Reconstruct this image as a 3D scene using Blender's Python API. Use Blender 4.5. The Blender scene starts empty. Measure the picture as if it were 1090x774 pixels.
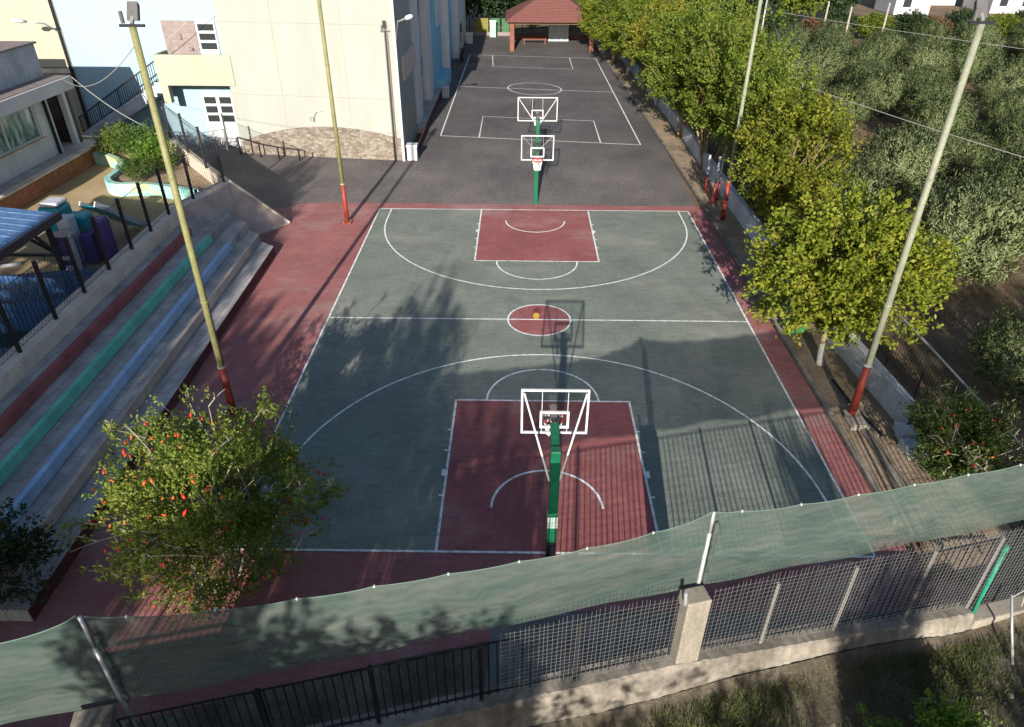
import bpy, math, random
import numpy as np
from mathutils import Vector, Matrix
SC = bpy.context.scene
COL = SC.collection
rad = math.radians

# ------------------------------------------------------------------ helpers
def wloc(o):
    v = Vector((0, 0, 0))
    while o is not None:
        v = v + o.location; o = o.parent
    return v

def tag(o, label=None, cat=None, group=None, kind=None):
    if label: o['label'] = label
    if cat: o['category'] = cat
    if group: o['group'] = group
    if kind: o['kind'] = kind
    return o

def thing(name, loc, label, cat, group=None):
    o = bpy.data.objects.new(name, None); COL.objects.link(o)
    o.location = loc; o.empty_display_size = .2
    return tag(o, label, cat, group)

class MB:
    """collects faces in world coordinates, builds one mesh object"""
    def __init__(s): s.v = []; s.f = []; s.m = []
    def add(s, vs, fs, mi=0):
        b = len(s.v); s.v += [tuple(p) for p in vs]
        for f in fs: s.f.append(tuple(b+i for i in f)); s.m.append(mi)
        return s
    def box(s, x0, y0, z0, x1, y1, z1, mi=0):
        return s.add([(x0,y0,z0),(x1,y0,z0),(x1,y1,z0),(x0,y1,z0),(x0,y0,z1),(x1,y0,z1),(x1,y1,z1),(x0,y1,z1)],
                     [(0,3,2,1),(4,5,6,7),(0,1,5,4),(1,2,6,5),(2,3,7,6),(3,0,4,7)], mi)
    def bar(s, a, b, w, h=None, up=(0,0,1), mi=0):
        """rectangular bar from a to b"""
        h = h or w
        a = Vector(a); b = Vector(b); d = (b-a).normalized(); up = Vector(up)
        if abs(d.dot(up)) > .98: up = Vector((0,1,0))
        r = d.cross(up).normalized()*(w/2); u = r.cross(d).normalized()*(h/2)
        vs = [a-r-u, a+r-u, a+r+u, a-r+u, b-r-u, b+r-u, b+r+u, b-r+u]
        return s.add(vs, [(0,1,2,3),(7,6,5,4),(0,4,5,1),(1,5,6,2),(2,6,7,3),(3,7,4,0)], mi)
    def tube(s, pts, radii, n=8, cap=True, mi=0):
        pts = [Vector(p) for p in pts]; b = len(s.v); k = len(pts)
        if not hasattr(radii, '__len__'): radii = [radii]*k
        ref = Vector((.31,.52,.79))
        for i, p in enumerate(pts):
            d = (pts[min(i+1,k-1)]-pts[max(i-1,0)]).normalized()
            x = d.cross(ref).normalized(); y = d.cross(x)
            for j in range(n):
                t = 2*math.pi*j/n
                s.v.append(tuple(p+(x*math.cos(t)+y*math.sin(t))*radii[i]))
        for i in range(k-1):
            for j in range(n):
                s.f.append((b+i*n+j, b+i*n+(j+1)%n, b+(i+1)*n+(j+1)%n, b+(i+1)*n+j)); s.m.append(mi)
        if cap:
            s.f.append(tuple(b+j for j in range(n))[::-1]); s.m.append(mi)
            s.f.append(tuple(b+(k-1)*n+j for j in range(n))); s.m.append(mi)
        return s
    def prism(s, poly, z0, z1, mi=0):
        n = len(poly)
        vs = [(p[0],p[1],z0) for p in poly]+[(p[0],p[1],z1) for p in poly]
        return s.add(vs, [tuple(range(n))[::-1], tuple(range(n,2*n))]+[(i,(i+1)%n,n+(i+1)%n,n+i) for i in range(n)], mi)
    def sheet(s, poly, z, mi=0):
        return s.add([(p[0],p[1],z) for p in poly], [tuple(range(len(poly)))], mi)
    def strip(s, pts, w, z, closed=False, mi=0):
        """painted line of width w through 2D points"""
        n = len(pts); L = []; R = []
        for i in range(n):
            if closed: a = pts[(i-1)%n]; b = pts[(i+1)%n]
            else: a = pts[max(i-1,0)]; b = pts[min(i+1,n-1)]
            dx, dy = b[0]-a[0], b[1]-a[1]; l = math.hypot(dx,dy); nx, ny = -dy/l*w/2, dx/l*w/2
            L.append((pts[i][0]+nx, pts[i][1]+ny, z)); R.append((pts[i][0]-nx, pts[i][1]-ny, z))
        b0 = len(s.v); s.v += R+L
        for i in range(n if closed else n-1):
            j = (i+1)%n
            s.f.append((b0+i, b0+j, b0+n+j, b0+n+i)); s.m.append(mi)
        return s
    def build(s, name, mats, parent=None, smooth=False, bevel=0):
        off = wloc(parent) if parent is not None else Vector((0,0,0))
        return s._mk(name, mats, parent, off, smooth, bevel)
    def solo(s, name, mats, loc, smooth=False, bevel=0):
        o = s._mk(name, mats, None, Vector(loc), smooth, bevel); o.location = loc; return o
    def _mk(s, name, mats, parent, off, smooth, bevel):
        me = bpy.data.meshes.new(name)
        me.from_pydata([(p[0]-off[0], p[1]-off[1], p[2]-off[2]) for p in s.v], [], s.f)
        if not isinstance(mats, (list, tuple)): mats = [mats]
        for m in mats: me.materials.append(m)
        if len(mats) > 1: me.polygons.foreach_set('material_index', s.m)
        if smooth: me.polygons.foreach_set('use_smooth', [True]*len(me.polygons))
        me.update()
        o = bpy.data.objects.new(name, me); COL.objects.link(o)
        if parent is not None: o.parent = parent
        if bevel:
            md = o.modifiers.new('bev', 'BEVEL'); md.width = bevel; md.segments = 2; md.limit_method = 'ANGLE'
        return o

def arc(cx, cy, r, a0, a1, n=48):
    return [(cx+r*math.cos(rad(a0+(a1-a0)*i/n)), cy+r*math.sin(rad(a0+(a1-a0)*i/n))) for i in range(n+1)]

# ------------------------------------------------------------------ materials
def mat(name):
    m = bpy.data.materials.new(name); m.use_nodes = True
    nt = m.node_tree; b = nt.nodes['Principled BSDF']; b.inputs['Roughness'].default_value = .8
    b.inputs['Specular IOR Level'].default_value = .25
    return m, nt, b
def N(nt, t, **kw):
    n = nt.nodes.new(t)
    for k, v in kw.items():
        if k in n.inputs: n.inputs[k].default_value = v
        else: setattr(n, k, v)
    return n
def coord(nt, scale=(1,1,1), rot=(0,0,0)):
    tc = N(nt, 'ShaderNodeTexCoord'); mp = N(nt, 'ShaderNodeMapping')
    mp.inputs['Scale'].default_value = scale; mp.inputs['Rotation'].default_value = rot
    nt.links.new(tc.outputs['Object'], mp.inputs['Vector']); return mp.outputs['Vector']
def noise(nt, vec, scale, detail=5, rough=.6):
    n = N(nt, 'ShaderNodeTexNoise'); n.inputs['Scale'].default_value = scale
    n.inputs['Detail'].default_value = detail; n.inputs['Roughness'].default_value = rough
    if vec is not None: nt.links.new(vec, n.inputs['Vector'])
    return n.outputs['Fac']
def ramp(nt, fac, stops):
    r = N(nt, 'ShaderNodeValToRGB'); e = r.color_ramp.elements
    while len(e) < len(stops): e.new(.5)
    for i, (p, c) in enumerate(stops):
        e[i].position = p; e[i].color = (c[0], c[1], c[2], 1)
    nt.links.new(fac, r.inputs['Fac']); return r.outputs['Color']
def mix(nt, fac, a, b, mode='MIX'):
    m = N(nt, 'ShaderNodeMix', data_type='RGBA', blend_type=mode)
    for s_, v in ((0, fac), (6, a), (7, b)):
        if isinstance(v, (int, float)): m.inputs[s_].default_value = v
        elif isinstance(v, tuple): m.inputs[s_].default_value = (v[0], v[1], v[2], 1)
        else: nt.links.new(v, m.inputs[s_])
    return m.outputs[2]
def bump(nt, b, h, strength=.3, dist=.02):
    n = N(nt, 'ShaderNodeBump'); n.inputs['Strength'].default_value = strength; n.inputs['Distance'].default_value = dist
    nt.links.new(h, n.inputs['Height']); nt.links.new(n.outputs['Normal'], b.inputs['Normal'])
def k(c, f): return tuple(x*f for x in c)

def weathered(name, c, var=.25, scale=1.2, fine=30, rough=.85, streak=False, stain=None, bmp=.25, grain=.28):
    """paint / concrete / rubber with broad blotches, fine grain and optional stains"""
    m, nt, b = mat(name); v = coord(nt, (1,1,.25) if streak else (1,1,1))
    big = ramp(nt, noise(nt, v, scale, 6), [(.3, k(c, 1-var)), (.7, k(c, 1+var*.8))])
    v2 = coord(nt)
    fn = noise(nt, v2, fine, 3, .7)
    col = mix(nt, 1, big, ramp(nt, fn, [(.25, (1-grain,)*3), (.75, (1+grain*.7,)*3)]), 'MULTIPLY')
    if stain:
        s = noise(nt, coord(nt, (1,1,.35)), scale*.7, 8, .7)
        f = ramp(nt, s, [(.52, (0,0,0)), (.68, (1,1,1))])
        col = mix(nt, mix(nt, 1, f, (.7,.7,.7), 'MULTIPLY'), col, stain)
    nt.links.new(col, b.inputs['Base Color']); b.inputs['Roughness'].default_value = rough
    if bmp: bump(nt, b, fn, bmp, .01)
    return m
def paint(name, c, rough=.5, metal=0, var=.12, scale=6):
    m, nt, b = mat(name); v = coord(nt)
    col = ramp(nt, noise(nt, v, scale, 5), [(.3, k(c, 1-var)), (.7, k(c, 1+var))])
    nt.links.new(col, b.inputs['Base Color']); b.inputs['Roughness'].default_value = rough; b.inputs['Metallic'].default_value = metal
    return m
def leafmat(name, stops, trans=.35, clump=1.3):
    m, nt, b = mat(name)
    g = N(nt, 'ShaderNodeNewGeometry'); oi = N(nt, 'ShaderNodeObjectInfo')
    cl = noise(nt, coord(nt), clump, 2)
    a = N(nt, 'ShaderNodeMath', operation='MULTIPLY_ADD'); nt.links.new(g.outputs['Random Per Island'], a.inputs[0])
    a.inputs[1].default_value = .55; nt.links.new(cl, a.inputs[2])
    s = N(nt, 'ShaderNodeMath', operation='MULTIPLY_ADD'); nt.links.new(oi.outputs['Random'], s.inputs[0]); s.inputs[1].default_value = .2
    nt.links.new(a.outputs[0], s.inputs[2])
    sub = N(nt, 'ShaderNodeMath', operation='SUBTRACT'); nt.links.new(s.outputs[0], sub.inputs[0]); sub.inputs[1].default_value = .38
    c = ramp(nt, sub.outputs[0], stops)
    nt.links.new(c, b.inputs['Base Color']); b.inputs['Roughness'].default_value = .5
    b.inputs['Specular IOR Level'].default_value = .14
    t = N(nt, 'ShaderNodeBsdfTranslucent'); nt.links.new(mix(nt, 1, c, (1.3,1.4,.7), 'MULTIPLY'), t.inputs['Color'])
    ms = N(nt, 'ShaderNodeMixShader'); ms.inputs[0].default_value = trans
    nt.links.new(b.outputs[0], ms.inputs[1]); nt.links.new(t.outputs[0], ms.inputs[2])
    nt.links.new(ms.outputs[0], nt.nodes['Material Output'].inputs['Surface'])
    return m
def court_mat(name, c):
    """rubber tile surface: fine speckle, faint horizontal tile rows, scuffs and pale dust"""
    m, nt, b = mat(name); v = coord(nt)
    big = ramp(nt, noise(nt, v, .5, 7, .65), [(.3, k(c, .84)), (.7, k(c, 1.14))])
    row = noise(nt, coord(nt, (1.5, 9, 1)), 1.0, 4, .7)
    col = mix(nt, 1, big, ramp(nt, row, [(.3, (.86,.86,.86)), (.7, (1.12,1.12,1.12))]), 'MULTIPLY')
    fn = noise(nt, v, 22, 4, .8)
    col = mix(nt, 1, col, ramp(nt, fn, [(.3, (.70,.70,.70)), (.72, (1.30,1.30,1.30))]), 'MULTIPLY')
    col = mix(nt, 1, col, ramp(nt, noise(nt, coord(nt, (1,1.6,1)), 5, 4, .75), [(.3, (.86,.86,.86)), (.7, (1.12,1.12,1.12))]), 'MULTIPLY')
    dust = ramp(nt, noise(nt, coord(nt, (.7,1,1)), .33, 9, .72), [(.50, (0,0,0)), (.72, (.48,.48,.48))])
    col = mix(nt, dust, col, (.36,.32,.28))
    vo = N(nt, 'ShaderNodeTexVoronoi', feature='DISTANCE_TO_EDGE'); vo.inputs['Scale'].default_value = .28; nt.links.new(mix(nt, .18, v, N(nt, 'ShaderNodeTexNoise', Scale=1.5, Detail=6).outputs['Color']), vo.inputs['Vector'])
    col = mix(nt, 1, col, ramp(nt, vo.outputs['Distance'], [(.0, (.88,.88,.87)), (.005, (1,1,1))]), 'MULTIPLY')
    dk = ramp(nt, noise(nt, coord(nt, (1,.8,1), (0,0,.4)), .55, 9, .75), [(.56, (1,1,1)), (.74, (.72,.70,.68))])
    col = mix(nt, 1, col, dk, 'MULTIPLY')
    br = N(nt, 'ShaderNodeTexBrick'); br.inputs['Scale'].default_value = 1; br.inputs['Brick Width'].default_value = .5
    br.inputs['Row Height'].default_value = .5; br.inputs['Mortar Size'].default_value = .012; br.offset = 0
    br.inputs['Color1'].default_value = (1,1,1,1); br.inputs['Color2'].default_value = (.95,.95,.95,1); br.inputs['Mortar'].default_value = (.90,.90,.90,1)
    nt.links.new(v, br.inputs['Vector'])
    col = mix(nt, 1, col, br.outputs['Color'], 'MULTIPLY')
    nt.links.new(col, b.inputs['Base Color']); b.inputs['Roughness'].default_value = .85
    bump(nt, b, fn, .35, .01)
    return m

M = {}
M['green_court'] = court_mat('green_court', (.168,.185,.155))
M['red_court'] = court_mat('red_court', (.285,.108,.102))
M['red_key'] = court_mat('red_key', (.265,.086,.083))
def line_mat():
    m, nt, b = mat('line_paint'); v = coord(nt)
    f = noise(nt, v, 6, 8, .8)
    nt.links.new(ramp(nt, f, [(.34, (.24,.25,.23)), (.54, (.74,.74,.72))]), b.inputs['Base Color']); return m
M['line'] = line_mat()
def asphalt():
    m, nt, b = mat('asphalt'); v = coord(nt)
    c = ramp(nt, noise(nt, v, .22, 8, .65), [(.3, (.066,.060,.060)), (.72, (.122,.110,.106))])
    fn = noise(nt, v, 30, 4, .8)
    c = mix(nt, 1, c, ramp(nt, fn, [(.3, (.66,.66,.66)), (.72, (1.35,1.35,1.35))]), 'MULTIPLY')
    c = mix(nt, 1, c, ramp(nt, noise(nt, v, 4.5, 5, .75), [(.3, (.74,.74,.75)), (.7, (1.24,1.23,1.22))]), 'MULTIPLY')
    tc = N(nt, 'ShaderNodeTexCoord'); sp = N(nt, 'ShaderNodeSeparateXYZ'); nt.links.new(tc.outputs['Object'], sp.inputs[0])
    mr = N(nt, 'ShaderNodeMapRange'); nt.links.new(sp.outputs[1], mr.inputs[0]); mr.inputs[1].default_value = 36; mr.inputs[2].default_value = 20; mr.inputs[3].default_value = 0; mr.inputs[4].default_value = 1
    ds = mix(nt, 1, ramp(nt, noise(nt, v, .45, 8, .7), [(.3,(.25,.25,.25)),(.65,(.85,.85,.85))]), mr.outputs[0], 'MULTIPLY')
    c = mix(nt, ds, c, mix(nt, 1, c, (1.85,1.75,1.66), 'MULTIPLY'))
    st = ramp(nt, noise(nt, coord(nt, (1,.35,1)), .9, 6, .7), [(.55, (0,0,0)), (.8, (.35,.35,.35))])
    c = mix(nt, st, c, (.22,.185,.165))
    nt.links.new(c, b.inputs['Base Color']); b.inputs['Roughness'].default_value = .9; bump(nt, b, fn, .5, .012); return m
M['asphalt'] = asphalt()
def soil(name, a, b_, c_, sc=.5):
    m, nt, b = mat(name); v = coord(nt)
    c = ramp(nt, noise(nt, v, sc, 9, .7), [(.3, a), (.5, b_), (.72, c_)])
    fn = noise(nt, v, 14, 6, .8)
    c = mix(nt, 1, c, ramp(nt, fn, [(.3, (.55,.55,.55)), (.7, (1.35,1.35,1.35))]), 'MULTIPLY')
    nt.links.new(c, b.inputs['Base Color']); b.inputs['Roughness'].default_value = 1; bump(nt, b, fn, 1, .05); return m
M['soil'] = soil('orchard_soil', (.085,.075,.035), (.17,.11,.065), (.27,.17,.105), .45)
M['bed'] = soil('bed_dirt', (.17,.118,.076), (.30,.22,.145), (.41,.31,.215), .8)
M['verge'] = soil('verge_dirt', (.05,.042,.028), (.12,.098,.066), (.23,.195,.145), .8)
M['sand'] = soil('play_sand', (.30,.21,.11), (.40,.29,.16), (.46,.34,.20), .5)
M['concrete'] = weathered('concrete', (.19,.165,.135), .5, 1.8, 11, stain=(.10,.085,.06), bmp=.9)
M['conc_tread'] = weathered('concrete_tread', (.36,.335,.32), .28, 1.1, 24, stain=(.27,.24,.21))
def treadmat():
    m = weathered('concrete_paver_tread', (.37,.345,.33), .28, 1.1, 24, stain=(.27,.24,.21)); nt = m.node_tree; b = nt.nodes['Principled BSDF']
    br = N(nt, 'ShaderNodeTexBrick'); br.inputs['Scale'].default_value = 1; br.inputs['Brick Width'].default_value = .62; br.inputs['Row Height'].default_value = .31
    br.inputs['Mortar Size'].default_value = .012; br.inputs['Color1'].default_value = (1.06,1.06,1.06,1); br.inputs['Color2'].default_value = (.86,.86,.88,1); br.inputs['Mortar'].default_value = (.6,.6,.6,1)
    nt.links.new(coord(nt, (1,1,1), (0,0,rad(91.3))), br.inputs['Vector'])
    src = b.inputs['Base Color'].links[0].from_socket; nt.links.new(mix(nt, 1, src, br.outputs['Color'], 'MULTIPLY'), b.inputs['Base Color']); return m
M['tread'] = treadmat()
M['conc_coping'] = weathered('coping', (.60,.50,.40), .2, 1.5, 24, stain=(.25,.21,.16))
M['conc_ramp'] = weathered('ramp_concrete', (.38,.30,.26), .2, 1.0, 24, stain=(.22,.17,.14))
M['pillar'] = weathered('pillar_concrete', (.25,.218,.172), .3, 2.5, 20, streak=True, stain=(.11,.09,.065), bmp=.5)
M['whitewall'] = weathered('low_white_wall', (.50,.50,.50), .2, 1.4, 20, stain=(.30,.28,.24))
M['riser'] = weathered('dark_red_riser', (.115,.035,.035), .3, 2)
M['slab_red'] = weathered('maroon_paint', (.29,.09,.085), .25, 2)
M['slab_teal'] = weathered('teal_paint', (.16,.50,.38), .2, 2, stain=(.16,.32,.26))
M['slab_blue'] = weathered('blue_paint', (.33,.47,.64), .2, 2, stain=(.28,.34,.42))
M['slab_tan'] = weathered('tan_paint', (.50,.39,.32), .2, 2, stain=(.32,.25,.20))
M['cream'] = weathered('cream_render', (.278,.280,.246), .09, .8, 18, streak=True, stain=(.24,.236,.20), bmp=.05, grain=.07)
M['lightblue'] = weathered('light_blue_render', (.252,.356,.41), .08, .9, 18, streak=True, stain=(.215,.325,.385), bmp=.05, grain=.07)
M['yellow'] = weathered('pale_yellow_render', (.315,.288,.222), .1, .9, 18, stain=(.28,.24,.17), bmp=.05, grain=.07)
M['balcony'] = weathered('pale_yellow_balcony', (.285,.305,.225), .08, 1.1, 18, stain=(.27,.25,.16), bmp=.05, grain=.07)
M['white'] = weathered('white_render', (.52,.51,.51), .1, 1.1, 18, stain=(.36,.35,.33), bmp=.05, grain=.07)
M['winglt'] = weathered('pale_wing_render', (.42,.41,.42), .1, 1.1, 18, stain=(.45,.42,.42), bmp=.05, grain=.07)
M['wingpink'] = weathered('pink_beige_panel', (.50,.38,.33), .1, 1.1, 18, bmp=.05, grain=.07)
M['skyblue'] = weathered('sky_blue_paint', (.20,.42,.54), .1, 1, 18, bmp=.05, grain=.07)
M['slate'] = weathered('slate_render', (.36,.39,.43), .25, 1.1, 18, stain=(.2,.21,.22))
M['door_w'] = paint('white_door', (.42,.42,.42), .45)
M['pinkwood'] = weathered('pinkish_board', (.215,.170,.160), .2, 3, 20)
M['dark'] = paint('black_paint', (.012,.013,.016), .45)
M['darkbrown'] = paint('dark_brown', (.04,.028,.022), .5)
M['bronze'] = paint('brown_metal', (.06,.05,.055), .4, .2)
M['grey_metal'] = paint('grey_metal', (.38,.37,.36), .4, .6)
M['lamp_grey'] = paint('lamp_grey', (.085,.08,.08), .5)
M['rail_grey'] = paint('rail_grey', (.15,.14,.13), .5)
M['hem'] = paint('net_hem', (.12,.17,.14), .7)
M['galv'] = paint('galvanised', (.34,.35,.34), .45, .4, .2)
M['wire'] = paint('mesh_wire', (.36,.345,.32), .5, .5)
M['cable'] = paint('cable', (.30,.29,.27), .6)
M['pole_y'] = weathered('pole_yellow_green', (.185,.175,.075), .2, 2.5, 24, rough=.55, stain=(.12,.11,.06), bmp=.05)
M['pole_g'] = weathered('pole_grey_green', (.20,.205,.145), .2, 2.5, 24, rough=.55, stain=(.13,.135,.09), bmp=.05)
M['pole_red'] = weathered('pole_red', (.215,.034,.023), .3, 3, 24, rough=.5, stain=(.25,.05,.03), bmp=.05)
M['hoop_green'] = paint('hoop_green', (.006,.085,.040), .4, 0, .2)
M['hoop_white'] = paint('hoop_white', (.48,.48,.48), .4)
M['rim_red'] = paint('rim_red', (.50,.03,.025), .4)
M['netcord'] = paint('net_cord', (.75,.75,.74), .8)
M['base_pad'] = paint('pale_band', (.24,.31,.28), .5)
M['teal_plastic'] = paint('teal_plastic', (.015,.24,.26), .3)
M['purple_plastic'] = paint('purple_plastic', (.075,.045,.20), .3)
M['white_plastic'] = paint('white_plastic', (.46,.46,.48), .3)
M['grey_plastic'] = paint('grey_plastic', (.35,.36,.40), .4)
M['blue_picket'] = paint('blue_picket', (.03,.085,.21), .5)
M['blue_roof'] = paint('blue_sheet_roof', (.085,.16,.29), .4, 0, .3)
M['mint'] = paint('mint_paint', (.24,.40,.29), .5)
M['green_bin'] = paint('green_plastic', (.01,.13,.065), .4)
M['pipe_green'] = paint('green_pipe', (.02,.19,.12), .4, .0, .35, 14)
M['post_red'] = paint('red_post_paint', (.18,.02,.02), .5)
M['post_white'] = paint('white_post_paint', (.32,.32,.32), .5)
M['gz_post'] = weathered('gazebo_post', (.17,.07,.048), .2, 2)
M['gz_beam'] = weathered('gazebo_beam', (.21,.14,.085), .2, 2)
M['yel_panel'] = paint('yellow_panel', (.15,.13,.02), .5)
M['grn_panel'] = paint('green_panel', (.03,.11,.035), .5)
M['wave'] = None
M['bark'] = weathered('bark', (.13,.095,.065), .35, 6, 40)
M['bark_pale'] = weathered('bark_pale', (.27,.23,.18), .3, 6, 40)
M['bark_white'] = weathered('limewashed_bark', (.52,.49,.45), .25, 5, 40, stain=(.25,.2,.16))
M['bark_olive'] = weathered('olive_bark', (.085,.068,.05), .4, 6, 40)
M['stem_brown'] = weathered('stem_brown', (.24,.165,.085), .3, 6, 40)
def brickmat(name, c1, c2, mort, bw, bh, rot=(0,0,0), ms=.02):
    m, nt, b = mat(name); v = coord(nt, (1,1,1), rot)
    br = N(nt, 'ShaderNodeTexBrick'); br.inputs['Scale'].default_value = 1; br.inputs['Brick Width'].default_value = bw
    br.inputs['Row Height'].default_value = bh; br.inputs['Mortar Size'].default_value = ms
    br.inputs['Color1'].default_value = (*c1,1); br.inputs['Color2'].default_value = (*c2,1); br.inputs['Mortar'].default_value = (*mort,1)
    nt.links.new(v, br.inputs['Vector'])
    f = noise(nt, v, 3.5, 6, .7)
    c = mix(nt, 1, br.outputs['Color'], ramp(nt, f, [(.3, (.7,.68,.66)), (.7, (1.25,1.22,1.2))]), 'MULTIPLY')
    nt.links.new(c, b.inputs['Base Color']); b.inputs['Roughness'].default_value = .9
    bump(nt, b, br.outputs['Fac'], -.5, .02); return m
M['brick_side'] = brickmat('brick_side', (.30,.115,.055), (.22,.08,.045), (.2,.15,.11), .24, .08, (0, rad(90), 0))
M['brick'] = brickmat('red_brick', (.30,.115,.055), (.20,.075,.04), (.2,.15,.11), .24, .08, (rad(90), 0, rad(90)))
def stonemat():
    m, nt, b = mat('stone_cladding'); v = coord(nt, (1,1,2.1))
    vo = N(nt, 'ShaderNodeTexVoronoi'); vo.inputs['Scale'].default_value = 4.2; nt.links.new(v, vo.inputs['Vector'])
    ve = N(nt, 'ShaderNodeTexVoronoi', feature='DISTANCE_TO_EDGE'); ve.inputs['Scale'].default_value = 4.2; nt.links.new(v, ve.inputs['Vector'])
    sp = N(nt, 'ShaderNodeSeparateColor'); nt.links.new(vo.outputs['Color'], sp.inputs[0])
    c = ramp(nt, sp.outputs[0], [(.0, (.125,.10,.08)), (.5, (.185,.152,.122)), (1, (.24,.205,.168))])
    e = ramp(nt, ve.outputs['Distance'], [(.0, (.55,.5,.45)), (.07, (1,1,1))])
    nt.links.new(mix(nt, 1, c, e, 'MULTIPLY'), b.inputs['Base Color']); bump(nt, b, ve.outputs['Distance'], .6, .05); return m
M['stone'] = stonemat()
def tilemat():
    m, nt, b = mat('roof_tile'); v = coord(nt)
    w = N(nt, 'ShaderNodeTexWave', bands_direction='Y'); w.inputs['Scale'].default_value = 1.4; w.inputs['Distortion'].default_value = .6
    nt.links.new(v, w.inputs['Vector'])
    f = noise(nt, v, 5, 6, .7)
    c = ramp(nt, f, [(.3, (.115,.045,.037)), (.7, (.20,.08,.063))])
    nt.links.new(mix(nt, 1, c, ramp(nt, w.outputs['Fac'], [(0, (.8,.8,.8)), (1, (1.1,1.1,1.1))]), 'MULTIPLY'), b.inputs['Base Color'])
    bump(nt, b, w.outputs['Fac'], .5, .04); return m
M['tile'] = tilemat()
def wavemat():
    m, nt, b = mat('mural_planter'); v = coord(nt)
    c = ramp(nt, noise(nt, v, 1.3, 3), [(.35, (.16,.38,.34)), (.5, (.30,.47,.44)), (.62, (.36,.42,.20)), (.75, (.42,.55,.56))])
    nt.links.new(c, b.inputs['Base Color']); return m
M['wave'] = wavemat()
def glassmat(name, c, rough=.08):
    m, nt, b = mat(name); b.inputs['Base Color'].default_value = (*c,1); b.inputs['Roughness'].default_value = rough
    b.inputs['Specular IOR Level'].default_value = .8; return m
M['pane'] = glassmat('dark_pane', (.025,.028,.03))
def shopglass():
    m, nt, b = mat('curtained_glass'); v = coord(nt, (1,1.6,.6))
    c = ramp(nt, noise(nt, v, 1.7, 4), [(.38, (.03,.06,.055)), (.52, (.16,.24,.24)), (.64, (.42,.47,.47))])
    nt.links.new(c, b.inputs['Base Color']); b.inputs['Roughness'].default_value = .12; b.inputs['Specular IOR Level'].default_value = .8; return m
M['shopglass'] = shopglass()
def clearglass():
    m, nt, b = mat('acrylic'); 
    t = N(nt, 'ShaderNodeBsdfTransparent'); g = N(nt, 'ShaderNodeBsdfGlossy', Roughness=.1)
    t.inputs['Color'].default_value = (.93,.94,.94,1); g.inputs['Color'].default_value = (.8,.8,.8,1)
    ms = N(nt, 'ShaderNodeMixShader'); ms.inputs[0].default_value = .06
    nt.links.new(t.outputs[0], ms.inputs[1]); nt.links.new(g.outputs[0], ms.inputs[2])
    nt.links.new(ms.outputs[0], nt.nodes['Material Output'].inputs['Surface']); return m
M['acrylic'] = clearglass()
def shadenet():
    m, nt, b = mat('shade_cloth'); v = coord(nt)
    f = noise(nt, coord(nt, (1,1,3), (0, rad(20), rad(16))), 1.1, 7, .65)
    c = ramp(nt, f, [(.28, (.050,.090,.072)), (.5, (.086,.117,.098)), (.75, (.128,.141,.120))])
    wv = N(nt, 'ShaderNodeTexWave', bands_direction='Z'); wv.inputs['Scale'].default_value = 2.2; wv.inputs['Distortion'].default_value = 9; wv.inputs['Detail'].default_value = 3; nt.links.new(v, wv.inputs['Vector'])
    c = mix(nt, 1, c, ramp(nt, wv.outputs['Fac'], [(0, (.90,.90,.90)), (1, (1.07,1.07,1.07))]), 'MULTIPLY')
    st = ramp(nt, noise(nt, coord(nt, (.3,.3,2.5), (0, rad(12), rad(16))), 1.6, 6, .6), [(.5, (0,0,0)), (.75, (.45,.45,.45))])
    c = mix(nt, st, c, (.21,.205,.18))
    nt.links.new(c, b.inputs['Base Color']); b.inputs['Roughness'].default_value = .85
    tl = N(nt, 'ShaderNodeBsdfTranslucent'); nt.links.new(c, tl.inputs['Color'])
    m1 = N(nt, 'ShaderNodeMixShader'); m1.inputs[0].default_value = .3
    nt.links.new(b.outputs[0], m1.inputs[1]); nt.links.new(tl.outputs[0], m1.inputs[2])
    tr = N(nt, 'ShaderNodeBsdfTransparent'); m2 = N(nt, 'ShaderNodeMixShader')
    op = ramp(nt, noise(nt, v, .7, 5), [(.3, (.67,.67,.67)), (.7, (.82,.82,.82))])
    nt.links.new(op, m2.inputs[0]); nt.links.new(tr.outputs[0], m2.inputs[1]); nt.links.new(m1.outputs[0], m2.inputs[2])
    nt.links.new(m2.outputs[0], nt.nodes['Material Output'].inputs['Surface']); return m
M['net'] = shadenet()
M['leaf_yg'] = leafmat('leaf_yellow_green', [(.0,(.042,.068,.009)),(.35,(.112,.146,.016)),(.65,(.195,.212,.024)),(1,(.29,.26,.042))], .4)
M['leaf_yb'] = leafmat('leaf_yellow_brown', [(.0,(.050,.068,.010)),(.35,(.125,.145,.018)),(.65,(.21,.205,.026)),(1,(.30,.22,.05))], .4)
M['leaf_mid'] = leafmat('leaf_mid_green', [(.0,(.040,.065,.010)),(.4,(.100,.140,.020)),(.75,(.178,.208,.032)),(1,(.245,.25,.05))], .4)
M['leaf_olive'] = leafmat('leaf_olive', [(.0,(.044,.062,.020)),(.38,(.108,.136,.054)),(.72,(.176,.205,.092)),(1,(.25,.27,.145))], .15)
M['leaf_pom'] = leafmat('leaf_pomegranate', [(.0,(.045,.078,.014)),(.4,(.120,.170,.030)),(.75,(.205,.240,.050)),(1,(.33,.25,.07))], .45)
M['leaf_pom_dark'] = leafmat('leaf_pomegranate_dark', [(.0,(.020,.038,.010)),(.4,(.050,.080,.018)),(.75,(.095,.120,.03)),(1,(.16,.14,.05))], .3)  # darker green leaf colour for the smaller pomegranate
M['leaf_dark'] = leafmat('leaf_dark', [(.0,(.010,.022,.010)),(.5,(.025,.045,.018)),(1,(.055,.080,.03))], .2)
M['leaf_fresh'] = leafmat('leaf_fresh', [(.0,(.035,.085,.012)),(.5,(.12,.21,.030)),(1,(.22,.31,.06))], .4)
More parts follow.
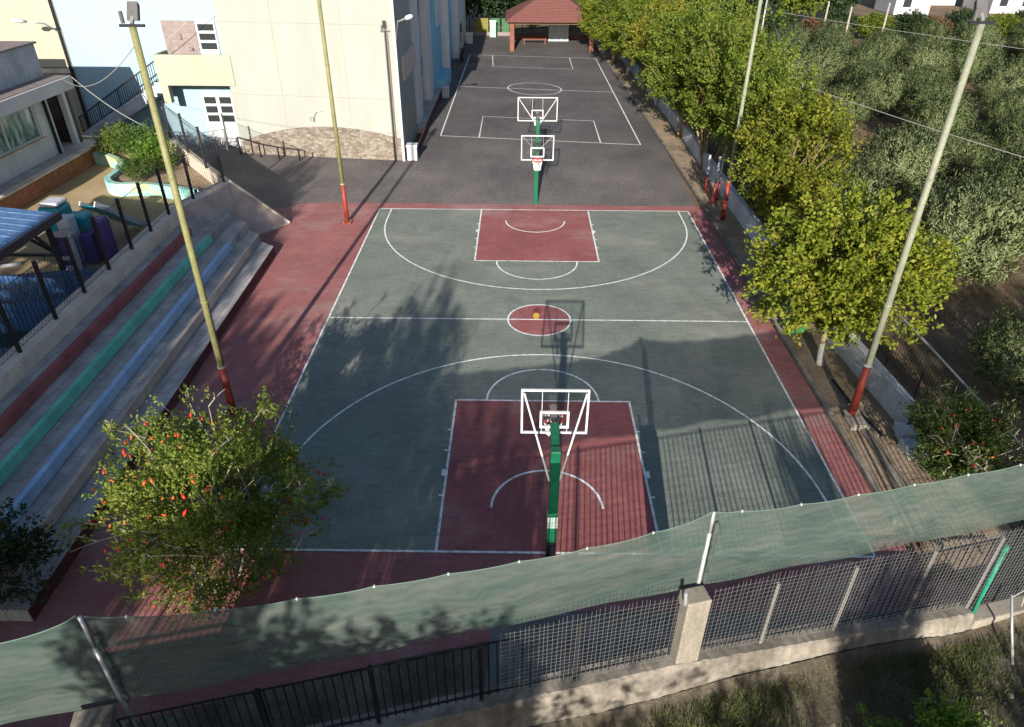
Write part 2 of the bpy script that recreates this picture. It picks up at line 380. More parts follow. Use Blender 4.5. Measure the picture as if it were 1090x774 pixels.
M['leaf_bush'] = leafmat('leaf_planter', [(.0,(.020,.050,.010)),(.5,(.065,.120,.025)),(1,(.13,.17,.05))], .35)
M['leaf_rust'] = leafmat('leaf_rust', [(.0,(.05,.03,.015)),(.5,(.13,.065,.035)),(1,(.20,.11,.06))], .3)
M['fruit'] = paint('pomegranate_red', (.42,.022,.012), .4, 0, .3, 20)
M['fruit_orange'] = paint('pomegranate_orange', (.42,.085,.02), .45, 0, .3, 20)
M['grass'] = leafmat('dry_grass', [(.0,(.022,.042,.010)),(.45,(.055,.080,.020)),(.75,(.115,.115,.038)),(1,(.21,.17,.085))], .3)

# ------------------------------------------------------------------ foliage
def vnoise(P, seed, f):
    r = np.random.RandomState(seed); out = np.zeros(len(P))
    for i in range(6):
        d = r.normal(size=3); d /= np.linalg.norm(d)
        out += np.sin((P@d)*f*(.7+.8*r.rand())+r.rand()*6.28)
    return out/6
def leaf_mesh(name, C, D, L, W, mat_, rng, NN=None):
    """one rhombic leaf per centre C pointing along D"""
    n = len(C); D = D/np.linalg.norm(D, axis=1)[:,None]
    R = rng.normal(size=(n,3)); S = np.cross(D, R); S /= np.linalg.norm(S, axis=1)[:,None]
    L = L*(.7+.6*rng.rand(n))[:,None]; W = W*(.7+.6*rng.rand(n))[:,None]
    V = np.empty((n,4,3)); V[:,0] = C-D*L*.5; V[:,1] = C+S*W*.5-D*L*.05; V[:,2] = C+D*L*.5; V[:,3] = C-S*W*.5-D*L*.05
    if NN is not None:
        fl_ = (np.cross(D, S)*NN).sum(1) > 0; a_ = V[fl_,1].copy(); V[fl_,1] = V[fl_,3]; V[fl_,3] = a_
    me = bpy.data.meshes.new(name); me.vertices.add(n*4); me.vertices.foreach_set('co', V.astype(np.float32).ravel())
    me.loops.add(n*4); me.loops.foreach_set('vertex_index', np.arange(n*4, dtype=np.int32))
    me.polygons.add(n); me.polygons.foreach_set('loop_start', np.arange(0, n*4, 4, dtype=np.int32))
    me.polygons.foreach_set('loop_total', np.full(n, 4, dtype=np.int32))
    me.materials.append(mat_); me.update(); me.validate()
    if NN is not None:
        me.polygons.foreach_set('use_smooth', np.ones(n, dtype=bool)); me.normals_split_custom_set_from_vertices(np.repeat(NN, 4, 0).astype(np.float32))
    return me
def bez(a, b, sag, n=5):
    a = np.array(a, float); b = np.array(b, float); m = (a+b)/2+np.array(sag)
    t = np.linspace(0,1,n)[:,None]; return (1-t)**2*a+2*t*(1-t)*m+t*t*b

def make_tree(seed, trunk_h, trunk_r, cen, rx, rz, n_limb, n_clump, per, csize, L, W, lmat, up=.3, stems=1, thr=-.35, inner=.45, nf=1.6, lean=(0,0), flat=1.0, wood_extra=0, tier=None, edge=.18, jit=.75, nrm=0):
    """local meshes (crown, wood) of a tree whose foot is the origin; cen = crown centre"""
    rng = np.random.RandomState(seed); rnd = random.Random(seed)
    wood = MB(); cen = np.array(cen, float)
    # trunk(s)
    tops = []
    for s_ in range(stems):
        a = rnd.random()*6.28; sp = 0 if stems == 1 else .18+.35*rnd.random()
        foot = np.array([math.cos(a)*sp*.4, math.sin(a)*sp*.4, -.1])
        top = np.array([cen[0]*.5+lean[0]+math.cos(a)*sp*2.2, cen[1]*.5+lean[1]+math.sin(a)*sp*2.2, trunk_h])
        p = bez(foot, top, (rnd.uniform(-.15,.15), rnd.uniform(-.15,.15), 0), 6)
        r0 = trunk_r/(stems**.5)
        wood.tube(p, [r0*1.25, r0*.98, r0*.9, r0*.85, r0*.8, r0*.75], 8); tops.append((top, r0*.75))
    # limbs to points through the crown
    ends = []
    for i in range(n_limb):
        u = rng.normal(size=3); u /= np.linalg.norm(u); u[2] = abs(u[2])*1.0-.25*rnd.random()
        e = cen+u*np.array([rx,rx,rz])*rnd.uniform(.6,.95)
        st, r0 = tops[i%len(tops)]
        p = bez(st, e, (rnd.uniform(-.2,.2)*rx, rnd.uniform(-.2,.2)*rx, .12*rz), 6)
        wood.tube(p, list(np.linspace(r0*.6, .012, 6)), 5, False); ends.append(p)
    for i in range(wood_extra):
        p = ends[i%len(ends)]; st = p[rnd.randint(2,5)]
        o_ = (st-cen)/np.array([rx,rx,rz]); o_ = o_/max(.2,np.linalg.norm(o_))+rng.normal(size=3)*.35+np.array([0,0,.35])
        e = st+o_*np.array([rx,rx,rz])*.26*rnd.uniform(.6,1.3)
        q2 = (e-cen)/np.array([rx,rx,rz]); l2 = np.linalg.norm(q2)
        if l2 > 1.17: e = cen+q2/l2*1.17*np.array([rx,rx,rz])
        wood.tube(bez(st, e, (0,0,.05), 4), [.016,.013,.009,.005], 4, False); ends.append(bez(st, e, (0,0,.05), 6))
    # leaf clumps
    cl = []
    lp = np.concatenate(ends)
    while len(cl) < n_clump:
        u = rng.normal(size=(4000,3)); u /= np.linalg.norm(u, axis=1)[:,None]
        r = (inner+(1-inner)*rng.rand(4000))*(1+edge*vnoise(u*2.2, seed+3, 2.5))
        P = cen+u*r[:,None]*np.array([rx,rx,rz])
        ok = vnoise(P, seed, nf*2.2) > thr
        ok &= P[:,2] > max(.15, trunk_h*.35)
        if tier: ok &= tier(P)
        cl += list(P[ok])
    cl = np.array(cl[:n_clump])
    cl2 = lp[rng.randint(0, len(lp), n_clump//6)]+rng.normal(size=(n_clump//6,3))*csize*.5
    cl = np.concatenate([cl, cl2])
    out = cl-cen; out /= np.linalg.norm(out/np.array([rx,rx,rz]), axis=1)[:,None]
    dirs = out/np.linalg.norm(out, axis=1)[:,None]*.8+np.array([0,0,up])+rng.normal(size=out.shape)*.35
    dirs /= np.linalg.norm(dirs, axis=1)[:,None]
    Cs = np.repeat(cl, per, 0); Ds = np.repeat(dirs, per, 0); n = len(Cs)
    t = rng.rand(n)[:,None]-.5
    sz = (csize*(.6+.8*rng.rand(len(cl)))).repeat(per)[:,None]
    Cs = Cs+Ds*t*sz*2+rng.normal(size=(n,3))*sz*.28*np.array([1,1,flat])
    Dl = Ds+rng.normal(size=(n,3))*jit
    NN = None
    if nrm:
        NN = np.repeat(cl-cen, per, 0)/np.array([rx,rx,rz])+(Cs-np.repeat(cl, per, 0))*.6/csize; NN /= np.linalg.norm(NN, axis=1)[:,None]; NN = NN*nrm+rng.normal(size=NN.shape)*.32+np.array([0,0,.15]); NN /= np.linalg.norm(NN, axis=1)[:,None]
    return leaf_mesh('crown', Cs, Dl, L, W, lmat, rng, NN), wood, (cen, rx, rz)

def mesh_of(mb, name, m, smooth=True):
    me = bpy.data.meshes.new(name); me.from_pydata(mb.v, [], mb.f); me.materials.append(m)
    me.polygons.foreach_set('use_smooth', [smooth]*len(me.polygons)); me.update(); return me
def put_tree(name, spec, loc, label, cat, group=None, rot=0, s=1, sz=None, parts=('crown','trunk')):
    t = thing(name, loc, label, cat, group); t.rotation_euler.z = rot; t.scale = (s, s, sz or s)
    for nm, me in zip(parts, spec):
        o = bpy.data.objects.new(nm, me); COL.objects.link(o); o.parent = t
    return t
def T(barkmat, *a, **kw):
    cr, wd, info = make_tree(*a, **kw); return (cr, mesh_of(wd, 'trunk', barkmat))

# ------------------------------------------------------------------ SETTING: ground sheets
def struct(mb, name, m, smooth=False): return tag(mb.build(name, m, None, smooth), kind='structure')
g = MB(); g.sheet([(-420,-420),(420,-420),(420,420),(-420,420)], -.06); struct(g, 'ground', M['soil'])
a = MB(); a.sheet([(-25.3,24),(-18.1,24.9),(-12.9,18.3),(-10.4,20.5),(7.6,20.5),(7.75,30),(7.4,45),(6.9,60),(6.7,74),(-26,74)], -.004); struct(a, 'asphalt_yard', M['asphalt'])
rc = MB(); rc.sheet([(-10.9,-6.4),(-1.3,-4.3),(-1.1,-1.55),(9.0,-1.35),(9.0,-.6),(7.88,-.6),(7.86,21.2),(-9.5,21.35),(-10.9,21.2),(-11.9,20.3),(-13.4,18.9),(-13.4,-3)], 0.0); struct(rc, 'red_court_surround', M['red_court'])
W2, LEN, KX = 7.10, 20.57, .05
gc = MB(); gc.sheet([(-W2,0),(W2,0),(W2,LEN),(-W2,LEN)], .004); struct(gc, 'green_court', M['green_court'])
ky = MB()
ky.sheet([(KX-2.45,0),(KX+2.45,0),(KX+2.45,5.6),(KX-2.45,5.6)], .008)
ky.sheet([(KX-2.45,LEN-5.6),(KX+2.45,LEN-5.6),(KX+2.45,LEN),(KX-2.45,LEN)], .008)
ky.sheet(arc(KX,LEN/2,1.05,0,360)[:-1], .008); struct(ky, 'red_key_areas', M['red_key'])
ln = MB(); Z = .012; w = .06
ln.strip([(-W2,0),(W2,0)], w, Z); ln.strip([(-W2,LEN),(W2,LEN)], w, Z)
ln.strip([(-W2,.03),(-W2,LEN-.03)], w, Z+.0005); ln.strip([(W2,.03),(W2,LEN-.03)], w, Z+.0005)
ln.strip([(-W2,LEN/2),(W2,LEN/2)], w, Z+.001)
ln.strip(arc(KX,LEN/2,1.06,0,360,64)[:-1], w, Z+.0015, True)
for s_, y0 in ((1,0),(-1,LEN)):
    h = KX-2.45, KX+2.45
    ln.strip([(h[0],y0+s_*.03),(h[0],y0+s_*5.6)], w, Z+.002); ln.strip([(h[1],y0+s_*.03),(h[1],y0+s_*5.6)], w, Z+.002)
    ln.strip([(h[0]-.03,y0+s_*5.6),(h[1]+.03,y0+s_*5.6)], w, Z+.0025)
    ln.strip(arc(KX,y0+s_*5.63,1.58,0,180*s_,40), w, Z+.001)
    ln.strip(arc(KX,y0+s_*1.35,1.30,0,180*s_,40), w, Z+.003)
    p = arc(KX,y0+s_*1.45,6.6,0,180*s_,80)
    ln.strip([(KX+6.6,y0+s_*.03)]+p+[(KX-6.6,y0+s_*.03)], w, Z+.0015)
    for sx in (-1,1):                                   # lane hash marks and blocks
        for yy, hw in ((1.75,.03),(2.55,.12),(3.4,.03),(4.25,.03)):
            x = KX+sx*2.45; x2 = x+sx*.12
            ln.sheet([(min(x,x2)+.031*(sx>0),y0+s_*yy-hw),(max(x,x2)-.031*(sx<0),y0+s_*yy-hw),(max(x,x2)-.031*(sx<0),y0+s_*yy+hw),(min(x,x2)+.031*(sx>0),y0+s_*yy+hw)], Z)
struct(ln, 'court_lines', M['line'])
em = MB(); em.sheet([(-.12,10.3),(.02,10.3),(.06,10.62),(-.03,10.85),(-.16,10.6)], .016, 0); em.sheet([(-.13,10.75),(.1,10.72),(.12,11.0),(-.02,11.15),(-.16,10.98)], .0175, 1)
struct(em, 'centre_circle_mark', [paint('mark_yellow', (.60,.36,.04)), paint('mark_brown', (.16,.035,.03))])
al = MB(); Z = .003; w = .075                             # small pitch on the asphalt yard
def q(x, y): return (x, y-(x-.3)*.135)                    # its lines run slightly skew
al.strip([q(-5.5,32.2),q(6.45,32.2)], w, Z); al.strip([q(-5.45,60.2),q(6.25,60.2)], w, Z)
al.strip([q(-5.5,32.25),q(-5.45,60.15)], w, Z+.0005); al.strip([q(6.45,32.25),q(6.25,60.15)], w, Z+.0005)
al.strip([q(-5.4,46.2),q(6.3,46.2)], w, Z+.001); al.strip([q(.42+2.05*math.cos(t*math.pi/32), 46.4+2.1*math.sin(t*math.pi/32)) for t in range(64)], w, Z+.0015, True)
al.strip([q(-3.13,32.25),q(-3.13,37.3),q(4.15,37.3),q(4.13,32.25)], w, Z+.002)
al.strip([q(-3.3,60.1),q(-3.05,54.7),q(3.85,54.7),q(3.85,60.1)], w, Z+.002)
struct(al, 'asphalt_lines', M['line'])
# planting bed, kerb
bd = MB()
Lb = [(9.0,-1.2),(7.98,1),(7.98,10),(7.98,21),(7.85,30),(7.5,45),(7.0,60),(6.8,74)]
Rb = [(10.5,-1.0),(10.5,1.5),(9.65,6),(9.1,21),(9.1,30),(8.95,45),(8.4,60),(8.2,74)]
for i in range(7):
    bd.add([(*Lb[i],.05),(*Rb[i],.05),(*Rb[i+1],.05),(*Lb[i+1],.05)], [(0,1,2,3)])
struct(bd, 'planting_bed', M['bed'])
kb = MB()
for i in range(1,7):
    a_, b_ = Lb[i], Lb[i+1]; kb.bar((a_[0]-.02,a_[1]+(.004 if i else 0),.045),(b_[0]-.02,b_[1],.045), .13, .14)
struct(kb, 'kerb', M['concrete'])
kb = MB(); kb.bar((8.62,.2,.04),(8.55,4.4,.04), .12, .16); kb.bar((8.85,.4,.04),(8.72,4.3,.04), .08, .12); struct(kb, 'drain_kerb', M['concrete'])
gs = MB(); gs.sheet([(-1.3,-4.2),(9.4,-1.6),(9.0,-1.36),(-1.1,-1.56)], -.002); struct(gs, 'grey_paving', weathered('dull_paving', (.17,.155,.14), .35, 1.4, 18, stain=(.09,.08,.065)))
sb = MB(); sb.add([(-9.6,-6.4,.03),(-1.28,-4.2,.03),(-1.15,-2.2,.012),(-2.2,-2.45,.012),(-4.2,-3.0,.012),(-9.6,-4.6,.012)], [(0,1,2,3,4,5)]); struct(sb, 'soil_strip', M['verge'])
sb = MB(); sb.add([(-1.26,-4.15,.03),(8.4,-1.75,.03),(8.4,-1.35,.012),(4,-2.1,.012),(-1.2,-3.35,.012)], [(0,1,2,3,4)]); struct(sb, 'soil_strip', M['verge'])
# fence line: y = FY + FS*x
FY, FS = -3.72, .252
def fl(x, off=0, z=0):
    n = math.hypot(1,FS); return (x+FS*off/n*1.0, FY+FS*x-off/n, z)     # off > 0: towards the camera
# verge outside the fence (bumpy)
rng = np.random.RandomState(5)
vg = MB(); nx, ny = 90, 60
Xs = np.linspace(-20,24,nx+1); Ys = np.linspace(0,15,ny+1)
P = []
for j in range(ny+1):
    for i in range(nx+1):
        x = Xs[i]; y0 = FY+FS*x-.28; P.append((x, y0-Ys[j], 0))
P = np.array(P); P[:,2] = .16+.16*vnoise(P, 7, 1.1)+.06*vnoise(P, 8, 4)+np.repeat(np.exp(-Ys/.45),nx+1)*(.14+.26*np.clip(vnoise(P*np.array([1,0,0]),9,2.2)+.2,0,1))
vg.add([tuple(p) for p in P], [(j*(nx+1)+i, (j+1)*(nx+1)+i, (j+1)*(nx+1)+i+1, j*(nx+1)+i+1) for j in range(ny) for i in range(nx)])
struct(vg, 'dirt_verge', M['verge'], True)
def verge_z(x, y):
    p = np.array([[x,y,0.]]); return float(.16+.16*vnoise(p,7,1.1)[0]+.06*vnoise(p,8,4)[0])
# loose stones on the verge
st_ = MB(); r9 = random.Random(77)
for i in range(420):
    x = r9.uniform(-8,11); y = FY+FS*x-r9.uniform(.45,3.6); z = verge_z(x,y); q_ = r9.uniform(.012,.05)*(2 if r9.random() > .93 else 1)
    vs = [(x+q_*a_*r9.uniform(.6,1.2),y+q_*b_*r9.uniform(.6,1.2),z+q_*c_*r9.uniform(.4,.8)) for a_ in (-1,1) for b_ in (-1,1) for c_ in (-1,1)]
    st_.add(vs, [(0,1,3,2),(4,6,7,5),(0,4,5,1),(2,3,7,6),(0,2,6,4),(1,5,7,3)])
tag(st_.solo('stones', M['pillar'], (1,-4.5,.2)), 'loose pale stones scattered on the dirt verge outside the fence', 'stones', kind='stuff')
# grass on the verge
def blades(name, pts, h, w, m, seed, label):
    r = np.random.RandomState(seed); n = len(pts); C = pts.copy()
    D = r.normal(size=(n,3))*np.array([.5,.5,.25])+np.array([0,0,1.]); hh = h*(.5+r.rand(n))[:,None]
    C = C+D/np.linalg.norm(D,axis=1)[:,None]*hh*.45
    me = leaf_mesh(name, C, D, h, w, m, r); o = bpy.data.objects.new(name, me); COL.objects.link(o)
    return tag(o, label, 'grass', kind='stuff')
r = np.random.RandomState(11); n = 170000
x = r.uniform(-8,13,n); off = r.uniform(.5,5,n); Pg = np.c_[x, FY+FS*x-off, np.zeros(n)]
kp = vnoise(Pg, 21, 1.5)+.22*r.normal(size=n) > .02-.25*(off<.9); Pg = Pg[kp]
Pg[:,2] = .16+.16*vnoise(np.c_[Pg[:,:2],np.zeros(len(Pg))],7,1.1)+.06*vnoise(np.c_[Pg[:,:2],np.zeros(len(Pg))],8,4)
o2 = FY+FS*Pg[:,0]-.28-Pg[:,1]; Pg[:,2] += np.exp(-o2/.45)*(.14+.26*np.clip(vnoise(Pg*np.array([1,0,0]),9,2.2)+.2,0,1))
blades('grass', Pg, .15, .011, M['grass'], 4, 'dry yellow green grass and weeds on the verge outside the fence')
r = np.random.RandomState(12); n = 26000
Po = np.c_[r.uniform(10.8,40,n), r.uniform(4,60,n), np.full(n,-.06)]; Po = Po[vnoise(Po,31,.5) > .1]
blades('orchard_weeds', Po, .25, .03, M['grass'], 6, 'sparse dry weeds on the brown soil between olive trees')

# ------------------------------------------------------------------ bleachers
def sk(x, y): return x-.022*(y-.6)
def bx(mb, x0, x1, y0, y1, z0, z1, ye=None):
    """skewed box; ye = different far end at x0 (outer) / x1"""
    ye = ye or y1
    poly = [(sk(x0,y0),y0),(sk(x0,y1),y1),(sk(x1,ye),ye),(sk(x1,y0),y0)]
    return mb.prism(poly, z0, z1)
yN = -1.9
BL = thing('stepped_bleacher', (-11.6,6,0), 'long concrete stepped bleacher with maroon, teal, blue and tan painted seat strips beside the court', 'bleacher')
xs = [-10.12,-10.80,-11.38,-12.08,-12.74,-13.28]; zs = [.33,.63,.93,1.24,1.55,2.0]
def yend(x): return 15.45+(-10.12-x)*.78
tr = MB()
for i in range(5): bx(tr, xs[i], xs[i+1]-.02, yN, yend(xs[i]), 0, zs[i], yend(xs[i+1]))
tr.build('step', M['tread'], BL, bevel=.008)
rs = MB(); bx(rs, xs[0]+.012, xs[0]-.004, yN, yend(xs[0])-.02, .0, .325); rs.build('riser', M['riser'], BL)
for i, (mn, wd, hh, y1) in enumerate((('slab_tan',.12,.07,14.7),('slab_blue',.15,.08,14.5),('slab_teal',.15,.08,14.4),('slab_red',.17,.04,14.3)), 1):
    s_ = MB(); bx(s_, xs[i]+.03, xs[i]+.03-wd, yN, y1, zs[i-1]+.02, zs[i]+.035, y1-.25)
    o = s_.build('seat_strip', M[mn], BL, bevel=.012); o['label'] = {'slab_tan':'tan painted seat strip','slab_blue':'blue painted seat strip','slab_teal':'teal painted seat strip','slab_red':'maroon painted seat strip'}[mn]
cp = MB(); bx(cp, xs[5], xs[5]-.55, yN, 15.1, 0, 2.0, 15.4); 
TP = (-12.9,18.3); ce = (sk(xs[5],15.1),15.1); ci = (sk(xs[5]-.55,15.4),15.4)
cp.prism([(ce[0],ce[1]+.003),(TP[0]+.05,TP[1]-.1),(TP[0]-.35,TP[1]+.05),(ci[0],ci[1]+.003)], 0, 2.003); cp.build('coping_wall', M['conc_coping'], BL, bevel=.02)
RP = thing('concrete_ramp', (-12,17.8,0), 'sloping pinkish concrete wedge closing the far end of the bleacher', 'ramp')
G1 = (-10.75,18.65,0); G2 = (-12.15,16.75,0)
G2u = (-12.15,16.75,.34); Tt = (TP[0],TP[1],2.02); cet = (ce[0]+.02,ce[1]+.1,2.01)
rp = MB(); rp.add([Tt, G1, G2, G2u, cet, (cet[0],cet[1],0), (TP[0],TP[1],0)], [(0,3,2,1),(0,4,3),(4,5,2,3),(0,1,6),(0,6,5,4)])
rp.build('ramp_face', M['conc_ramp'], RP)
ce_ = MB(); ce_.bar((Tt[0]+.05,Tt[1]+.02,Tt[2]+.0),(G1[0],G1[1]+.05,G1[2]+.05), .10, .08); ce_.build('ramp_edge', M['conc_coping'], RP)
# play yard wall
PW = thing('yard_wall', (-15.5,21.6,0), 'low beige concrete wall running from the bleacher top towards the blue house', 'wall')
W_ = (-18.1,24.9)
pw = MB(); pw.bar((TP[0]-.1,TP[1]+.12,.995),(W_[0],W_[1],.995), .26, 1.99); pw.build('wall', M['conc_coping'], PW)
pw = MB(); pw.bar((W_[0]-.15,W_[1]+.05,.93),(-23.4,25.55,.93), .24, 1.86); pw.build('end_wall', M['conc_coping'], PW)
sa = MB(); sa.sheet([(-26,-6),(-13.7,-6),(-13.95,15.3),(-13.15,18.35),(-18.1,24.75),(-23.3,25.4),(-26,25.4)], 1.0); struct(sa, 'play_yard_sand', M['sand'])

# black wire mesh fence along the coping
FN = thing('mesh_fence', (-13.75,9,2), 'black metal posts with thin wire mesh along the top of the bleacher wall', 'fence')
posts = [(-13.45,-.6),(-13.5,1.2),(-13.53,3.0),(-13.57,4.75),(-13.6,6.5),(-13.63,8.1),(-13.68,9.7),(-13.7,11.3),(-13.74,12.85),(-13.8,14.5),(-13.55,16.2),(-13.05,18.2),(-14.5,20.1),(-16.2,22.35),(-18.0,24.7)]
for (x,y) in posts:
    p = MB(); p.bar((x,y,1.98),(x,y,3.75), .085, .085); p.bar((x,y,3.745),(x,y,3.77), .1,.1)
    p.build('post', M['dark'], FN)
wm = MB()
for i in range(len(posts)-1):
    (x0,y0),(x1,y1) = posts[i],posts[i+1]
    wm.tube([(x0,y0,3.66),(x1,y1,3.66)], .012, 4, False); wm.tube([(x0,y0,2.1),(x1,y1,2.1)], .008, 4, False)
    L_ = math.hypot(x1-x0,y1-y0); n = int(L_/.16)
    for j in range(-9, n):                                  # diamond links
        for sgn in (1,-1):
            t0, t1 = j/n, (j+9.2)/n; z0, z1 = 2.1, 3.66
            if sgn < 0: z0, z1 = z1, z0
            c0, c1 = max(t0,0), min(t1,1)
            if c1 <= c0: continue
            za = z0+(z1-z0)*(c0-t0)/(t1-t0); zb = z0+(z1-z0)*(c1-t0)/(t1-t0)
            wm.tube([(x0+(x1-x0)*c0,y0+(y1-y0)*c0,za),(x0+(x1-x0)*c1,y0+(y1-y0)*c1,zb)], .005, 3, False)
wm.build('wire_mesh', M['dark'], FN)

# ------------------------------------------------------------------ play yard
PG = thing('pergola', (-15.5,9.5,1), 'black metal pergola with a blue sheet roof behind the mesh fence', 'pergola')
pr = MB(); c4 = [(-19.8,10.6,3.95),(-15.4,10.6,3.5),(-15.4,4.2,3.5),(-19.8,4.2,3.95)]
pr.add(c4+[(x,y,z+.04) for x,y,z in c4], [(0,1,2,3),(7,6,5,4),(0,4,5,1),(1,5,6,2),(2,6,7,3),(3,7,4,0)])
for j in range(15):
    y = 4.4+j*.42; pr.bar((-19.75,y,3.99),(-15.42,y,3.545), .05,.03)
pr.build('roof_sheet', M['blue_roof'], PG)
fr = MB(); fr.bar((-15.33,10.7,3.42),(-15.33,4.1,3.42), .12,.24); fr.bar((-19.85,10.66,3.82),(-15.4,10.66,3.40), .08,.16); fr.build('roof_frame', M['bronze'], PG)
for (x,y,zt) in ((-15.45,10.1,3.32),(-15.45,5.2,3.32),(-19.5,10.1,3.7),(-19.5,5.2,3.7)):
    p = MB(); p.bar((x,y,1),(x,y,zt), .13,.13); p.build('post', M['dark'], PG)
for p0,p1 in (((-15.45,9.1,3.3),(-15.45,10.05,2.4)),((-15.45,6.2,3.3),(-15.45,5.25,2.4)),((-16.4,10.1,3.4),(-15.5,10.1,2.45)),((-15.5,10.1,2.3),(-19.45,10.1,2.3))):
    p = MB(); p.bar(p0,p1,.08,.08); p.build('brace', M['dark'], PG)
def pickets(x0,y0,x1,y1,z0,z1,label):
    t = thing('picket_fence', (x0,y0,z0), label, 'fence', 'blue picket fences in the play yard')
    L_ = math.hypot(x1-x0,y1-y0); n = int(L_/.13); b = MB()
    for j in range(n):
        f = (j+.5)/n; x = x0+(x1-x0)*f; y = y0+(y1-y0)*f; dx = (x1-x0)/L_*.05; dy = (y1-y0)/L_*.05
        b.bar((x-dx,y-dy,(z0+z1)/2),(x+dx,y+dy,(z0+z1)/2), .02, z1-z0)
    b.build('pickets', M['blue_picket'], t)
    b = MB(); nx_,ny_ = -(y1-y0)/L_*.03,(x1-x0)/L_*.03
    for z in (z0+.25,z1-.2): b.bar((x0+nx_,y0+ny_,z),(x1+nx_,y1+ny_,z), .03,.08)
    b.build('rail', M['blue_picket'], t)
pickets(-16.6,7.1,-13.95,7.8,1,2.0,'blue picket fence nearer the camera, under the pergola edge')
pickets(-17.4,9.2,-14.2,9.95,1,1.95,'blue picket fence beyond the pergola post, in front of the playhouse')
pickets(-16.6,4.4,-13.9,5.2,1,1.9,'lowest blue picket fence at the left edge of the photo')
mt = MB(); mt.prism([(-19.5,4),(-14.0,4.2),(-14.2,9.7),(-17.4,9.0)], 1.0, 1.06); tag(mt.solo('shade_patch', paint('dark_teal_shade', (.012,.04,.04), .8), (-16,7,1)), 'dark green patch laid in for the shade under the pergola', 'mat')  # dark sheet added to stand in for shade on the ground
PH = thing('playhouse', (-16.6,12.7,1), 'plastic play tower in teal, white and purple behind the mesh fence', 'playhouse')
def rbox(name, x0,y0,z0,x1,y1,z1, m, parent, bev=.08):
    b = MB(); b.box(x0,y0,z0,x1,y1,z1); return b.build(name, m, parent, bevel=bev)
rbox('tower_panel', -17.55,12.8,1,-16.75,13.6,2.85, M['teal_plastic'], PH, .12)
rbox('tower_roof', -17.4,12.75,2.86,-16.75,13.5,3.02, M['white_plastic'], PH, .1)
rbox('side_panel', -16.7,12.7,1,-15.95,13.4,2.55, M['teal_plastic'], PH)
rbox('white_panel', -16.55,12.1,1.0,-16.1,12.6,2.75, M['white_plastic'], PH)
rbox('purple_post', -15.5,12.3,1.0,-15.1,12.9,2.6, M['purple_plastic'], PH, .1)
rbox('purple_wall', -15.98,12.2,1.0,-15.6,12.85,2.1, M['purple_plastic'], PH, .06)
# front panel with an opening
b = MB(); X0,X1,Y0,Y1 = -16.55,-15.75,11.5,11.6
b.box(X0,Y0,1,X0+.16,Y1,2.5); b.box(X1-.16,Y0,1,X1,Y1,2.5); b.box(X0+.16,Y0,2.3,X1-.16,Y1,2.5); b.box(X0+.16,Y0,1.0,X1-.16,Y1,1.25)
b.box(X0+.16,Y0,1.45,X1-.16,Y1,1.6); b.build('window_frame', M['grey_plastic'], PH, bevel=.03)
rbox('inner_panel', -16.5,11.62,1,-15.8,11.78,2.25, M['purple_plastic'], PH, .03)
b = MB(); pts = [(-16.2,13.6,2.6),(-16.1,14.2,2.2),(-15.9,14.9,1.6),(-15.7,15.4,1.2),(-15.6,15.7,1.15)]
for i in range(4): b.bar(pts[i],pts[i+1], .5,.06); 
b.build('slide', M['teal_plastic'], PH)
b = MB()
for i in range(4): 
    for o_ in (-.27,.27): b.bar((pts[i][0]+o_,pts[i][1],pts[i][2]+.1),(pts[i+1][0]+o_,pts[i+1][1],pts[i+1][2]+.1), .05,.2)
b.build('slide_rail', M['white_plastic'], PH)
TB = thing('play_table', (-18.6,12.1,1), 'pale upturned plastic seesaw lying on the sand beside the pergola', 'seesaw')
b = MB(); b.tube([(-19.2,11.9,1.15),(-18.8,12.2,1.55),(-18.3,12.4,1.75)], [.18,.25,.15], 10); b.build('body', M['white_plastic'], TB, True)
b = MB(); b.tube([(-18.9,11.8,1.05),(-18.3,12.1,1.05)], .07, 8); b.build('foot', M['grey_plastic'], TB, True)
# wavy planter
PL = thing('wavy_planter', (-17.5,21.5,1), 'low wavy planter wall painted with a green mural beside the sand', 'planter')
ctrl = [(-22.0,24.0),(-20.6,23.4),(-19.5,22.3),(-19.1,21.0),(-19.0,20.0),(-18.3,19.3),(-17.2,19.35),(-16.3,19.2),(-15.5,18.9),(-14.5,18.6)]
cv = []
for i in range(len(ctrl)-1):
    p0 = ctrl[max(i-1,0)]; p1 = ctrl[i]; p2 = ctrl[i+1]; p3 = ctrl[min(i+2,len(ctrl)-1)]
    for s_ in range(6):
        t = s_/6
        cv.append(tuple(.5*((2*p1[j])+(-p0[j]+p2[j])*t+(2*p0[j]-5*p1[j]+4*p2[j]-p3[j])*t*t+(-p0[j]+3*p1[j]-3*p2[j]+p3[j])*t**3) for j in (0,1)))
cv.append(ctrl[-1])
b = MB(); n = len(cv); vs = []
for i,(x,y) in enumerate(cv):
    a_ = cv[max(i-1,0)]; c_ = cv[min(i+1,n-1)]; dx,dy = c_[0]-a_[0],c_[1]-a_[1]; l = math.hypot(dx,dy); ox,oy = -dy/l*.13,dx/l*.13
    vs += [(x-ox,y-oy,1),(x-ox,y-oy,1.55),(x+ox,y+oy,1.55),(x+ox,y+oy,1)]
fs = []
for i in range(n-1):
    for j in range(4): fs.append((4*i+j,4*i+4+j,4*i+4+(j+1)%4,4*i+(j+1)%4))
b.add(vs, fs); b.build('wall', M['wave'], PL)
b = MB(); b.add([(x,y,1.35) for x,y in cv]+[(-14.2,19.8,1.35),(-18.1,24.5,1.35),(-21.8,25,1.35)], [tuple(range(n+3))]); b.build('soil', M['bed'], PL)
cols = dict(seed=0)
